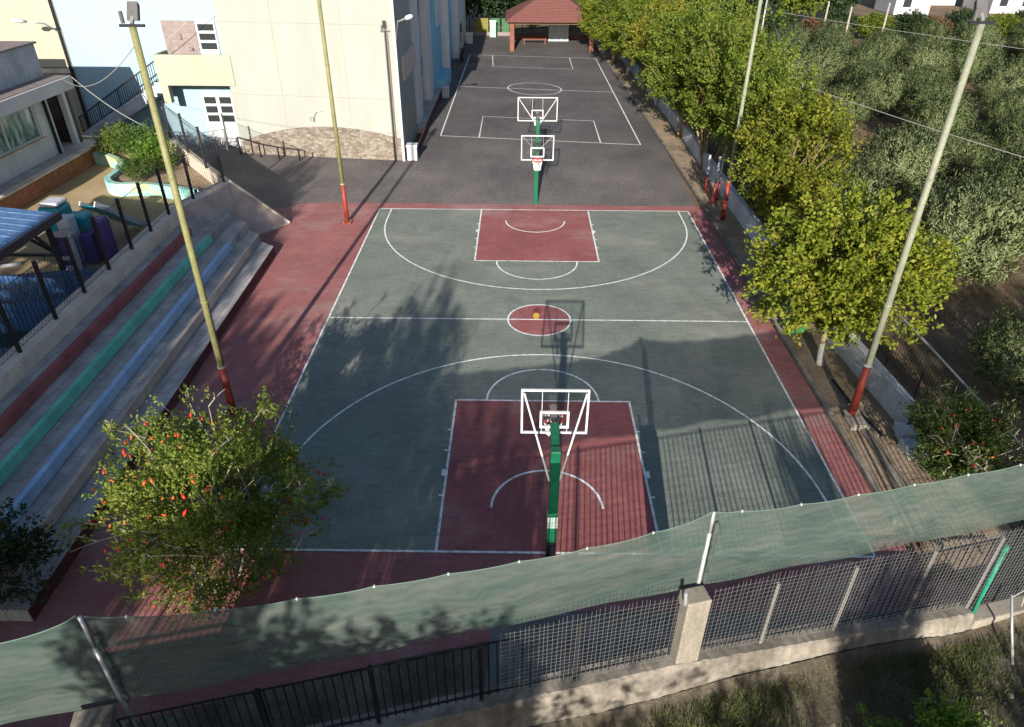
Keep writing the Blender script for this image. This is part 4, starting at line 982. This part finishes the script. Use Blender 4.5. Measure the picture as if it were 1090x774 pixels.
b = MB(); b.box(7.98,9.12,1.0,8.72,9.86,1.07); b.build('lid', M['green_bin'], BN, bevel=.03)
for x in (8.07,8.63):
    b = MB(); b.tube([(x-.03,9.8,.15),(x+.03,9.8,.15)], .1, 12); b.build('wheel', M['dark'], BN)

for i_,(p0,p1,lab) in enumerate((((8.62,6.75),(8.68,5.55),'flat dark bar on the dirt strip left of the pole foot'),((8.78,5.05),(8.95,4.1),'flat dark bar on the dirt strip right of the pole foot'))):
    t = thing('dark_bar', (p0[0],p0[1],.05), lab, 'drain'); b = MB(); b.bar((p0[0],p0[1],.07),(p1[0],p1[1],.07), .13,.05); b.build('flat_bar', M['dark'], t)  # plain black bar lying on the dirt strip
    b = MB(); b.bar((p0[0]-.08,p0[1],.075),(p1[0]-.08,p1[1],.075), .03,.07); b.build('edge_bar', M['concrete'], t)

# ------------------------------------------------------------------ near boundary: wall, railing, mesh, shade net
NF = thing('boundary_fence', (2.3,-3.1,0), 'concrete wall with black railing and wire mesh across the foreground', 'fence')
xl, xr = -9.5, 7.95
WZ = 1.08
def wz(x): return 1.08 if x < 2 else max(.58, 1.08-.08*(x-2))
b = MB(); n = 220; vs = []; rw = np.random.RandomState(17)
xs_ = np.linspace(xl,xr,n+1)
for i,x in enumerate(xs_):
    j = rw.normal(size=6)*.008; t = wz(x)
    for off,z in ((-.17,-.05),(-.17,t),(.17+j[0],t+j[1]*.5),(.20+j[2],t-.03+j[3]*.6),(.24+j[4],t*.55+j[5]),(.30+j[0],-.1)): vs.append(fl(x,off,z))
fs = [(6*i+k_,6*i+6+k_,6*i+7+k_,6*i+1+k_) for i in range(n) for k_ in range(5)]+[(0,1,2,3,4,5),tuple(6*n+k_ for k_ in (5,4,3,2,1,0))]
b.add(vs, fs); b.build('base_wall', M['concrete'], NF)
b = MB(); b.bar(fl(xr+.02,.1,.2),fl(13.5,.1,.2), .34, .5); b.build('low_end_wall', M['pillar'], NF, bevel=.03)
for x,wd in ((2.20,.40),(-6.34,.50)):
    p0 = fl(x-wd/2,0,(.95+2.6)/2); p1 = fl(x+wd/2,0,(.95+2.6)/2)
    b = MB(); b.bar(p0,p1, .32, 2.6-.95); b.build('pillar', M['pillar'] if x > 0 else M['concrete'], NF, bevel=.02)
b = MB(); b.tube([fl(1.98,.1,2.55),fl(1.95,.1,2.85)], .03, 7); b.build('rebar_stub', M['galv'], NF)
px_ = [-9.4,-8.0,-4.3,-2.78,-1.2,.3,3.62,5.05,6.55,7.9,9.3]
for x in px_:
    b = MB(); b.bar(fl(x,.02,wz(x)-.02),fl(x,.02,2.5), .06,.06); b.build('rail_post', M['rail_grey'] if x > 3 else M['dark'], NF)
segs = [(-9.5,-6.61),(-6.07,1.95),(2.45,9.6)]
b = MB()
for a0,a1 in segs:
    n = int((a1-a0)*1.04/.135)
    for j in range(n+1):
        x = a0+(a1-a0)*j/n; b.tube([fl(x,0,wz(x)+.04),fl(x,0,2.45)], .013, 5, False)
    m_ = max(a0,min(a1,2.0)); b.bar(fl(a0,0,wz(a0)+.12),fl(m_ if m_ > a0 else a1,0,wz(m_ if m_ > a0 else a1)+.12), .03,.03)
    if a0 < m_ < a1: b.bar(fl(m_,0,wz(m_)+.12),fl(a1,0,wz(a1)+.12), .03,.03)
    b.bar(fl(a0,0,2.44),fl(a1,0,2.44), .025,.022)
b.build('railing', M['dark'], NF)
b = MB(); a0,a1 = -.9,9.6; n = int((a1-a0)*1.04/.075)
for j in range(n+1):
    x = a0+(a1-a0)*j/n
    if 1.97 < x < 2.47: continue
    zt = 2.76+.05*math.sin(x*2.1)+.02*math.sin(x*11)
    b.tube([fl(x,.06,wz(x)+.05),fl(x+.012*math.sin(j*1.7),.06,zt)], .0032, 3, False)
z = .66
while z < 2.74:
    for s0,s1 in ((a0,1.97),(2.47,a1)):
        m_ = 24; pp_ = [fl(x_,.062,z+.015*math.sin(x_*3.1+z*9)) for x_ in np.linspace(s0,s1,m_+1) if z > wz(x_)+.03]
        if len(pp_) > 1: b.tube(pp_, .0032, 3, False)
    z += .095
b.build('wire_mesh', M['wire'], NF)
# net posts
for x,lab in ((-6.05,'white galvanised net post at the left foreground pillar'),(2.36,'white galvanised net post beside the tall foreground pillar'),(10.4,'net post at the right end of the shade cloth'),(-13.5,'net post beyond the left edge of the shade cloth')):
    t = thing('net_post', fl(x,-.24,1.0), lab, 'post', 'posts holding the shade cloth')
    b = MB(); b.tube([fl(x,-.24,.5),fl(x,-.24,3.7)], .036, 9); b.build('pole', M['galv'], t, True)
    b = MB(); b.tube([fl(x,-.24,3.65),fl(x,-.24,4.3 if x < 0 else 4.15)], .027, 9); b.build('pole_tip', M['galv'], t, True)
    if x in (-6.05,2.36):
        b = MB(); rr_ = random.Random(int(x*7)+50)
        zz = [2.5+q_*.11 for q_ in range(14)]
        b.tube([fl(x+.075+.02*rr_.random(),-.22,z) for z in zz], [.02+.03*rr_.random() for z in zz], 7)
        b.build('knotted_cloth', M['net'], t, True)
# shade net
NT = thing('shade_net', fl(2.3,-.3,2.5), 'sagging translucent green shade cloth strung above the foreground fence', 'netting')
def net_panel(xa, xb, seed, za, zb, sag):
    nu, nv = max(8,int((xb-xa)/.11)), 22; vs = []
    for j in range(nv+1):
        for i in range(nu+1):
            u = i/nu; v = j/nv; x = xa+(xb-xa)*u
            top = za+(zb-za)*u-sag*(1-(2*u-1)**4)-.035*abs(math.sin(math.pi*(i-4)/9))**.7+.04*math.exp(-abs(min(u,1-u))*60)
            bot = 2.48+.03*math.sin(u*23+seed)-.04*math.sin(u*math.pi)
            z = bot+(top-bot)*v
            p = np.array([[x*.6+v*.9, v*1.6-x*.12, seed]])
            off = -.25+.12*math.sin(math.pi*v)*math.sin(math.pi*u)*1.2+(.10*vnoise(p,41,2.3)[0]+.05*vnoise(p,42,6)[0]+.03*vnoise(p*np.array([[2.2,.7,1]]),43,5)[0]+.012*math.sin(9*v+5*u*(xb-xa)*.35+3*math.sin(u*7+seed)))*min(1,6*v+.2)*min(1,4*(1-v)+.15)
            vs.append(fl(x,off,z))
    b = MB(); b.add(vs, [(j*(nu+1)+i, j*(nu+1)+i+1, (j+1)*(nu+1)+i+1, (j+1)*(nu+1)+i) for j in range(nv) for i in range(nu)])
    o = b.build('net_panel', M['net'], NT, True)
    c = MB(); tt = (nv)*(nu+1)
    c.tube([vs[tt+i] for i in range(nu+1)], .006, 5, False); c.build('top_wire', M['hem'], o)
    for i in range(4, nu, 9):
        p = vs[tt+i]; c = MB(); c.box(p[0]-.012,p[1]-.012,p[2]-.02,p[0]+.012,p[1]+.012,p[2]+.013); c.build('clip', M['white_plastic'], o)
net_panel(-13.5,-6.09,1,4.3,4.28,.3); net_panel(-6.01,2.33,2,4.28,4.12,.34); net_panel(2.39,10.4,3,4.12,4.15,.20)
GP = thing('green_pipe', (8.06,-1.8,.4), 'bright green metal pipe standing against the right end of the foreground fence', 'pipe')
b = MB(); b.tube([(8.06,-1.80,.4),(8.09,-1.74,1.3),(8.12,-1.68,2.1)], .04, 10); b.build('pipe', M['pipe_green'], GP, True); b = MB(); b.tube([(8.12,-1.68,2.06),(8.13,-1.67,2.2)], .05, 10); b.build('pipe_collar', M['pipe_green'], GP)
PP = thing('fence_stay', (8.42,-2.6,.2), 'pale metal stay pole slanting down beside the green pipe', 'pole')
b = MB(); b.tube([(8.42,-2.68,.2),(8.41,-2.3,.75),(8.40,-1.98,1.25)], .024, 8); b.build('pole', M['galv'], PP, True); b = MB(); b.tube([(8.4,-2.0,1.2),(8.8,-1.8,1.2),(9.0,-1.7,.6)], .015, 6); b.build('cross_wire', M['cable'], PP)

# ------------------------------------------------------------------ vegetation, right
def limewash():
    m, nt, b = mat('limewashed_trunk'); tc = N(nt, 'ShaderNodeTexCoord'); sp = N(nt, 'ShaderNodeSeparateXYZ'); nt.links.new(tc.outputs['Object'], sp.inputs[0])
    f = noise(nt, coord(nt), 6, 6, .7); a_ = N(nt, 'ShaderNodeMath', operation='MULTIPLY_ADD'); nt.links.new(f, a_.inputs[0]); a_.inputs[1].default_value = .5; nt.links.new(sp.outputs[2], a_.inputs[2])
    g_ = ramp(nt, a_.outputs[0], [(.0,(1,1,1)),(.999,(0,0,0))]); g_.node.color_ramp.elements[0].position = .96
    c = mix(nt, g_, ramp(nt, f, [(.3,(.12,.085,.055)),(.7,(.23,.17,.115))]), ramp(nt, f, [(.3,(.30,.28,.25)),(.7,(.52,.50,.46))]))
    nt.links.new(c, b.inputs['Base Color']); return m
trunk_mix = limewash()
YT = [T(trunk_mix, 101, 1.5, .11, (.1,.5,3.05), 2.5, 2.05, 20, 1050, 26, .27, .135, .085, M['leaf_yg'], up=.1, thr=-.14, inner=.45, edge=.34),
      T(trunk_mix, 102, 1.9, .12, (.2,0,4.1), 2.5, 2.7, 22, 1050, 24, .30, .15, .09, M['leaf_yg'], up=.15, thr=-.12, inner=.45, edge=.36),
      T(M['stem_brown'], 103, 2.2, .16, (.3,0,4.6), 2.7, 3.4, 28, 1050, 24, .32, .16, .095, M['leaf_mid'], up=.35, stems=7, thr=-.10, inner=.4, edge=.36, wood_extra=20, tier=lambda P: P[:,2] > 2.5+.5*np.sin(P[:,0]*3)),
      T(trunk_mix, 104, 2.0, .13, (-.3,.2,4.3), 2.3, 3.0, 22, 950, 24, .30, .15, .09, M['leaf_yb'], up=.2, thr=-.08, inner=.4, edge=.40, nf=1.2, wood_extra=10),
      T(M['stem_brown'], 105, 2.6, .15, (.4,-.2,5.0), 2.1, 3.6, 26, 800, 24, .32, .16, .095, M['leaf_mid'], up=.45, stems=6, thr=-.05, inner=.35, edge=.42, nf=1.3, wood_extra=24, tier=lambda P: P[:,2] > 2.7+.6*np.sin(P[:,1]*2.5))]
for i,(k_,x,y,s_,sz,lab) in enumerate((
    (0,8.6,7.6,1.03,1.0,'nearest yellow-green tree by the white wall, with limewashed trunk beside the pole'),
    (3,9.7,16.8,.98,.86,'yellow tinted tree behind the pole footing, second tree along the wall'),
    (2,10.4,22.2,.80,.82,'green tree with brown stems behind the red and white posts'),
    (4,9.3,26.8,1.05,.92,'tall tree with many bare brown stems beside the asphalt yard'),
    (1,10.8,29.0,1.0,.88,'full yellow-green tree behind the brown stemmed trees'),
    (2,9.0,32.8,1.02,.92,'tall bright green tree standing farther along the wall than the brown stemmed tree'),
    (4,10.3,36.8,1.05,.86,'thin green tree between two fuller trees along the middle of the wall'),
    (3,8.9,41.0,1.1,.95,'yellow brown tree overhanging the middle of the dirt strip'),
    (2,9.0,46.5,.92,.88,'green tree level with the centre circle of the asphalt pitch'),
    (1,8.2,52.0,1.15,.88,'yellow-green tree near the far goal area of the asphalt pitch'),
    (4,7.8,57.0,1.1,.92,'green tree just before the gazebo'),
    (1,7.2,61.6,1.0,.90,'last yellow-green tree beside the gazebo roof'))):
    put_tree('wall_tree', YT[k_], (x,y,0), lab, 'tree', 'row of trees along the white wall', rot=i*2.1, s=s_, sz=sz)
OLV = [T(M['bark_olive'], 200+i, .8, .14, (0,0,1.55), 1.66+.12*i, 1.32+.10*i, 9, 800, 26, .25, .125, .032, M['leaf_olive'], up=1.0, stems=2, thr=-.25, inner=.68, nf=2.6, edge=.22, jit=.5, nrm=1) for i in range(3)]
r_ = random.Random(8); n = 0; used = []
near = [(15.8,13.9,1.4,'nearest large olive tree right of the tall pale pole, above bare soil'),(13.0,18.2,1.1,'olive tree just behind the nearest yellow-green tree'),(20.3,17.8,1.3,'second olive tree back at the right edge, beside the bare brown patch'),(17.2,22.6,1.25,'olive tree crossed by the tall pale pole, next to a small sandy clearing'),(15.6,29,1.15,'olive tree behind the yellow-green trees left of the sandy clearing'),(13.9,6.4,.85,'dark shaded olive bush at the right edge above the shade cloth')]
for x,y,s_,lab in near:
    put_tree('olive_tree', OLV[n%3], (x,y,-.06), lab, 'olive tree', 'olive trees in the grove', rot=n*1.7, s=s_*.95, sz=s_*.92); used.append((x,y)); n += 1
for j in range(11):
    for i in range(15):
        y = 21+j*4.5+r_.uniform(-1.1,1.1)+.5*math.sin(i*1.3); x = 13.8+i*4.3+(j%2)*2.3+r_.uniform(-1.1,1.1)+.4*math.sin(j*2.1)
        if x > 13+.80*(y+11)+4 or y > 65: continue
        if any(math.hypot(x-a_,y-b_) < 3.35 for a_,b_ in used): continue
        if math.hypot(x-20,y-32) < 2.3: continue
        used.append((x,y)); s_ = r_.uniform(.92,1.2)
        put_tree('olive_tree', OLV[n%3], (x,y,-.06), 'olive tree deeper in the grove, behind the front olive trees nearest the white wall', 'olive tree', 'olive trees in the grove', rot=r_.uniform(0,6), s=s_*.94, sz=s_*r_.uniform(.88,1.05)); n += 1
# hedge and trees beyond the grove and behind the gazebo
DT = [T(M['bark'], 301, 2, .2, (0,0,4.6), 3.2, 3.6, 14, 520, 16, .5, .38, .20, M['leaf_dark'], up=.3, thr=-.4, inner=.4),
      T(M['bark'], 302, 2, .2, (0,0,4.0), 3.4, 3.2, 14, 520, 16, .5, .38, .20, M['leaf_mid'], up=.3, thr=-.4, inner=.4),
      T(M['bark'], 303, 1.5, .2, (0,0,3.2), 3.0, 2.6, 14, 420, 16, .5, .38, .20, M['leaf_rust'], up=.3, thr=-.4, inner=.4)]
bk = [(-9,77,0),(-4.5,76.5,0),(.5,78,0),(5,77,0),(9.5,74,1),(13,79,0),(17.5,79,0),(22,80,0),(27,82,0),(32,83,1),(37,84,0),(-13,78,0),(-2,82,1),(3,83,0),(8,83,0)]
names = ['dark','mid green','rust brown']
for i,(x,y,q_) in enumerate(bk):
    put_tree('backdrop_tree', DT[q_], (x,y,-.06), ('dark dense tree' if q_ == 0 else 'mid green tree')+(' behind the gazebo and board fence' if x < 10 else ' on the far edge of the olive grove'), 'tree', 'trees closing the far end of the yard' if x < 10 else 'trees beyond the olive grove', rot=i*1.1, s=1+.12*math.sin(i*2.3))
for i in range(20):
    x = 19.5+i*3.4; y = 70.5+1.2*math.sin(i*1.9)+i*.25; q_ = (0,1,0,2)[i%4]
    put_tree('hedge_tree', DT[q_], (x,y,-.06), names[q_]+' bushy tree in the hedge beyond the olive grove', 'tree', 'hedge trees beyond the olive grove', rot=i*.9, s=.6, sz=.37)
def house(x,y,w_,d,h,label):
    t = thing('white_house', (x,y,0), label, 'house')
    b = MB(); b.box(x-w_/2,y,0,x+w_/2,y+d,h); b.build('wall', M['winglt'], t)
    b = MB(); b.box(x-w_/2-.2,y-.2,h,x+w_/2+.2,y+d+.2,h+.25); b.build('roof', M['white'], t)
    for k_ in range(int(w_/3)):
        b = MB(); xx = x-w_/2+1.5+k_*3; b.box(xx-.5,y-.05,.9,xx+.5,y-.003,2.5); b.build('window', M['pane'], t)
house(50.6,93,4.6,6,5.0,'white house with blue-grey openings beyond the grove, left of the tall pole top'); house(66.5,95,9,7,4.8,'white house beyond the grove at the top right corner'); house(58,104,8,7,6.0,'pinkish white house half hidden behind the hedge')
# poles and wires in the grove
def upole(x,y,h,label,m):
    t = thing('utility_pole', (x,y,0), label, 'utility pole', 'thin poles in the olive grove')
    b = MB(); b.tube([(x,y,-.1),(x,y,h)], [.11,.085], 8); b.build('pole', m, t, True); b = MB(); b.tube([(x,y,h),(x,y,h+.15)], .05, 8); b.build('insulator', M['white_plastic'], t)
UP = [(23.7,68,4.2,'pale thin pole at the far left corner of the olive grove'),(28.5,64.5,4.2,'grey pole standing in the far grove beside another pole'),(29.3,61,4.1,'shorter grey pole right of its neighbour at the far grove'),(33.7,63.3,4.2,'brownish pole in front of the far white house'),(13.1,26,4.5,'wooden pole with a white insulator rising from the wall trees')]
for i,u_ in enumerate(UP): upole(*u_, M['bark_pale'] if i else M['galv'])
def cable(name, a_, b_, sag, label, r=.012):
    pts = [Vector(a_).lerp(Vector(b_), t/16)-Vector((0,0,sag*4*(t/16)*(1-t/16))) for t in range(17)]
    c = MB(); c.tube(pts, r, 5, False); m_ = Vector(a_)
    return tag(c.solo(name, M['cable'], m_), label, 'cable')
cable('overhead_wire', (13.1,26,4.5), (20.2,8.6,4.3), .15, 'pale wire sagging from the wooden pole across the olive grove', .013)
cable('overhead_wire', (13.1,26,4.55), (23.7,68,4.2), .5, 'wire running back from the wooden pole to the far grove corner', .015)
cable('overhead_wire', (22.2,59,4.0), (37.2,33.5,4.0), .1, 'high thin wire across the far side of the olive grove', .014)
cable('overhead_wire', (-21.6,24.0,5.0), (-17.2,26.6,1.6), .9, 'white cable drooping from the flat roof corner to the garden fence', .02)
cable('overhead_wire', (-8.47,4.85,9.4), (-22.0,23.8,5.0), .6, 'thin cable from the near left pole to the flat roofed building', .010)
cable('overhead_wire', (-19.9,29.0,5.3), (-14.5,28.7,9.6), .3, 'cable slanting up from the balcony corner over the blue wall', .016)

# ------------------------------------------------------------------ pomegranates and shrubs, near
def pomegranate(seed, loc, rx, rz, cz, n_clump, label, nfruit, name, inner=.35, dark=False, off=(0,0)):
    rng = np.random.RandomState(seed)
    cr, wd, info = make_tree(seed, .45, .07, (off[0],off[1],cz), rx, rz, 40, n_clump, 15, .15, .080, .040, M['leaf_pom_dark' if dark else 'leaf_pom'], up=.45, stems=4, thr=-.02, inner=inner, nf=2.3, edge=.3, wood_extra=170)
    t = put_tree(name, (cr, mesh_of(wd, 'stems', M['bark_pale'])), loc, label, 'pomegranate', None, parts=('foliage','stems'))
    def fm(m_):
        b = MB(); n = 8; b.tube([(0,0,-.055),(0,0,-.04),(0,0,0),(0,0,.035),(0,0,.05),(0,0,.075)], [.008,.022,.032,.024,.010,.020], n); return mesh_of(b, 'fruit', m_)
    ms = [fm(M['fruit']), fm(M['fruit_orange'])]
    k_ = 0
    while k_ < nfruit:
        u = rng.normal(size=3); u /= np.linalg.norm(u)
        if u[1] > .55 or u[2] < -.55: continue
        p = np.array([off[0],off[1],cz])+u*np.array([rx,rx,rz])*rng.uniform(.8,1.04)
        o = bpy.data.objects.new('fruit', ms[int(rng.rand() > .6)]); COL.objects.link(o); o.parent = t; o.location = p
        o.rotation_euler = (rng.uniform(-.8,.8)+3.14*(rng.rand() > .5), rng.uniform(-.8,.8), 0); s_ = rng.uniform(.5,.95); o.scale = (s_,s_,s_); k_ += 1
    return t
pomegranate(51, (-6.5,-1.1,.0), 2.1, 1.8, 2.05, 2500, 'large pomegranate shrub with red fruit in the left foreground behind the net', 110, 'pomegranate_shrub', off=(-.05,.45))
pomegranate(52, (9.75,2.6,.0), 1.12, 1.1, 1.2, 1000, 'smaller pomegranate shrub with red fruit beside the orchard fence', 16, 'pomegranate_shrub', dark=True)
DS = T(M['bark'], 61, .5, .06, (0,0,1.1), 1.15, 1.1, 12, 480, 14, .16, .09, .045, M['leaf_dark'], up=.3, stems=3, thr=-.4, inner=.3)
put_tree('dark_shrub', DS, (-10.75,-1.3,0), 'dark leafy shrub at the near end of the bleacher by the left edge', 'shrub', s=.95, parts=('foliage','stem'))
FB = bush_spec(71, .62, .8, M['leaf_fresh'], n=300, per=12, L=.075, W=.045, cs=.1)
put_tree('green_bush', FB, (6.25,-4.35,.4), 'fresh green leafy bush at the bottom edge, right of a smaller one', 'bush', 'fresh bushes on the verge', rot=1, s=.95, parts=('foliage','stem'))
put_tree('green_bush', FB, (5.3,-4.55,.4), 'smaller fresh green bush at the bottom edge outside the fence', 'bush', 'fresh bushes on the verge', rot=3, s=.7, parts=('foliage','stem'))

# trees on the slope behind the photographer: their shade lies across the court
SH = [T(M['bark'], 401, 3, .2, (0,0,6.3), 2.2, 3.6, 18, 1000, 20, .36, .22, .12, M['leaf_mid'], up=.3, thr=-.25, inner=.3),
      T(M['bark'], 402, 2, .2, (0,0,5.2), 2.8, 3.2, 18, 1000, 20, .36, .22, .12, M['leaf_mid'], up=.3, thr=-.3, inner=.3)]
SH.append(T(M['bark'], 403, 2, .15, (0,0,5.2), 2.8, 3.2, 16, 520, 18, .34, .20, .11, M['leaf_mid'], up=.3, thr=-.12, inner=.25, edge=.38))
SH.append(T(M['bark'], 404, 2, .15, (0,0,5.2), 2.8, 3.2, 16, 900, 20, .34, .20, .11, M['leaf_mid'], up=.3, thr=-.3, inner=.2, edge=.42))
SUN = (.085,1.0); TANE = .342
def shade_tree(kind, s_mid, ytip, wscale, label, yc=-17.5):
    top = (9.9,8.4,8.4,8.4)[kind]; H = (ytip-yc)*TANE; x = s_mid+.085*yc
    put_tree('slope_tree', SH[kind], (x,yc,0.0), label, 'tree', 'trees on the slope outside the fence', rot=s_mid, s=wscale, sz=H/top)
for i,(k_,s_,yt,ws) in enumerate(((1,-18.7,16.0,1.1),(0,-14.6,28,.95),(1,-12.9,19.5,.50),(1,-10.7,12,.55),(1,-9.2,10.5,.42),(3,-4.55,14.6,.52),(1,-2.3,5.6,.55),(1,-.85,4.6,.40),(2,1.4,-1.5,.8),(2,4.4,-1.8,.7),(1,6.2,5.0,.36),(1,9.7,-1.6,.75),(1,12.8,10.5,1.05),(0,15.9,14,1.2),(1,20,12,1.2))):
    shade_tree(k_, s_, yt, ws, 'leafy tree on the slope outside the foreground fence')

# ------------------------------------------------------------------ light, camera
wd = bpy.data.worlds.new('World'); SC.world = wd; wd.use_nodes = True
nt = wd.node_tree; bg = nt.nodes['Background']; sky = nt.nodes.new('ShaderNodeTexSky'); sky.sky_type = 'NISHITA'; sky.sun_disc = False; sky.ozone_density = 2.5
el = math.atan(TANE); sky.sun_elevation = el
az = math.atan2(-SUN[0], -SUN[1])            # compass heading of the sun (x east, y north)
sky.sun_rotation = az
nt.links.new(sky.outputs[0], bg.inputs[0]); bg.inputs[1].default_value = .075
sd = bpy.data.lights.new('Sun', 'SUN'); sd.energy = 5.0; sd.angle = rad(.5); sd.color = (1,.945,.85)
so = bpy.data.objects.new('sun', sd); COL.objects.link(so)
d = Vector((SUN[0],SUN[1],0)).normalized()*math.cos(el)+Vector((0,0,-math.sin(el)))
so.rotation_euler = d.to_track_quat('-Z','Y').to_euler()

cd = bpy.data.cameras.new('camera'); co = bpy.data.objects.new('camera', cd); COL.objects.link(co); SC.camera = co
cd.sensor_width = 36; cd.lens = 751.6747/1090*36; cd.clip_end = 2000; cd.clip_start = .1
p_, y_, r_ = .5749, .0088, .005827
cp_, sp_ = math.cos(p_), math.sin(p_); fwd = Vector((0,cp_,-sp_)); up = Vector((0,sp_,cp_)); rt = Vector((1,0,0))
rt, up = math.cos(r_)*rt+math.sin(r_)*up, -math.sin(r_)*rt+math.cos(r_)*up
Zm = Matrix.Rotation(y_, 3, 'Z'); rt, up, fwd = Zm@rt, Zm@up, Zm@fwd
mw = Matrix(((rt.x,up.x,-fwd.x,-.6803),(rt.y,up.y,-fwd.y,-10.6204),(rt.z,up.z,-fwd.z,11.7692),(0,0,0,1)))
co.matrix_world = mw
vs_ = SC.view_settings; vs_.view_transform = 'Standard'; vs_.look = 'None'; vs_.exposure = 1.12; vs_.gamma = 1
SC.render.engine = 'CYCLES'; SC.cycles.max_bounces = 6; SC.cycles.transparent_max_bounces = 16
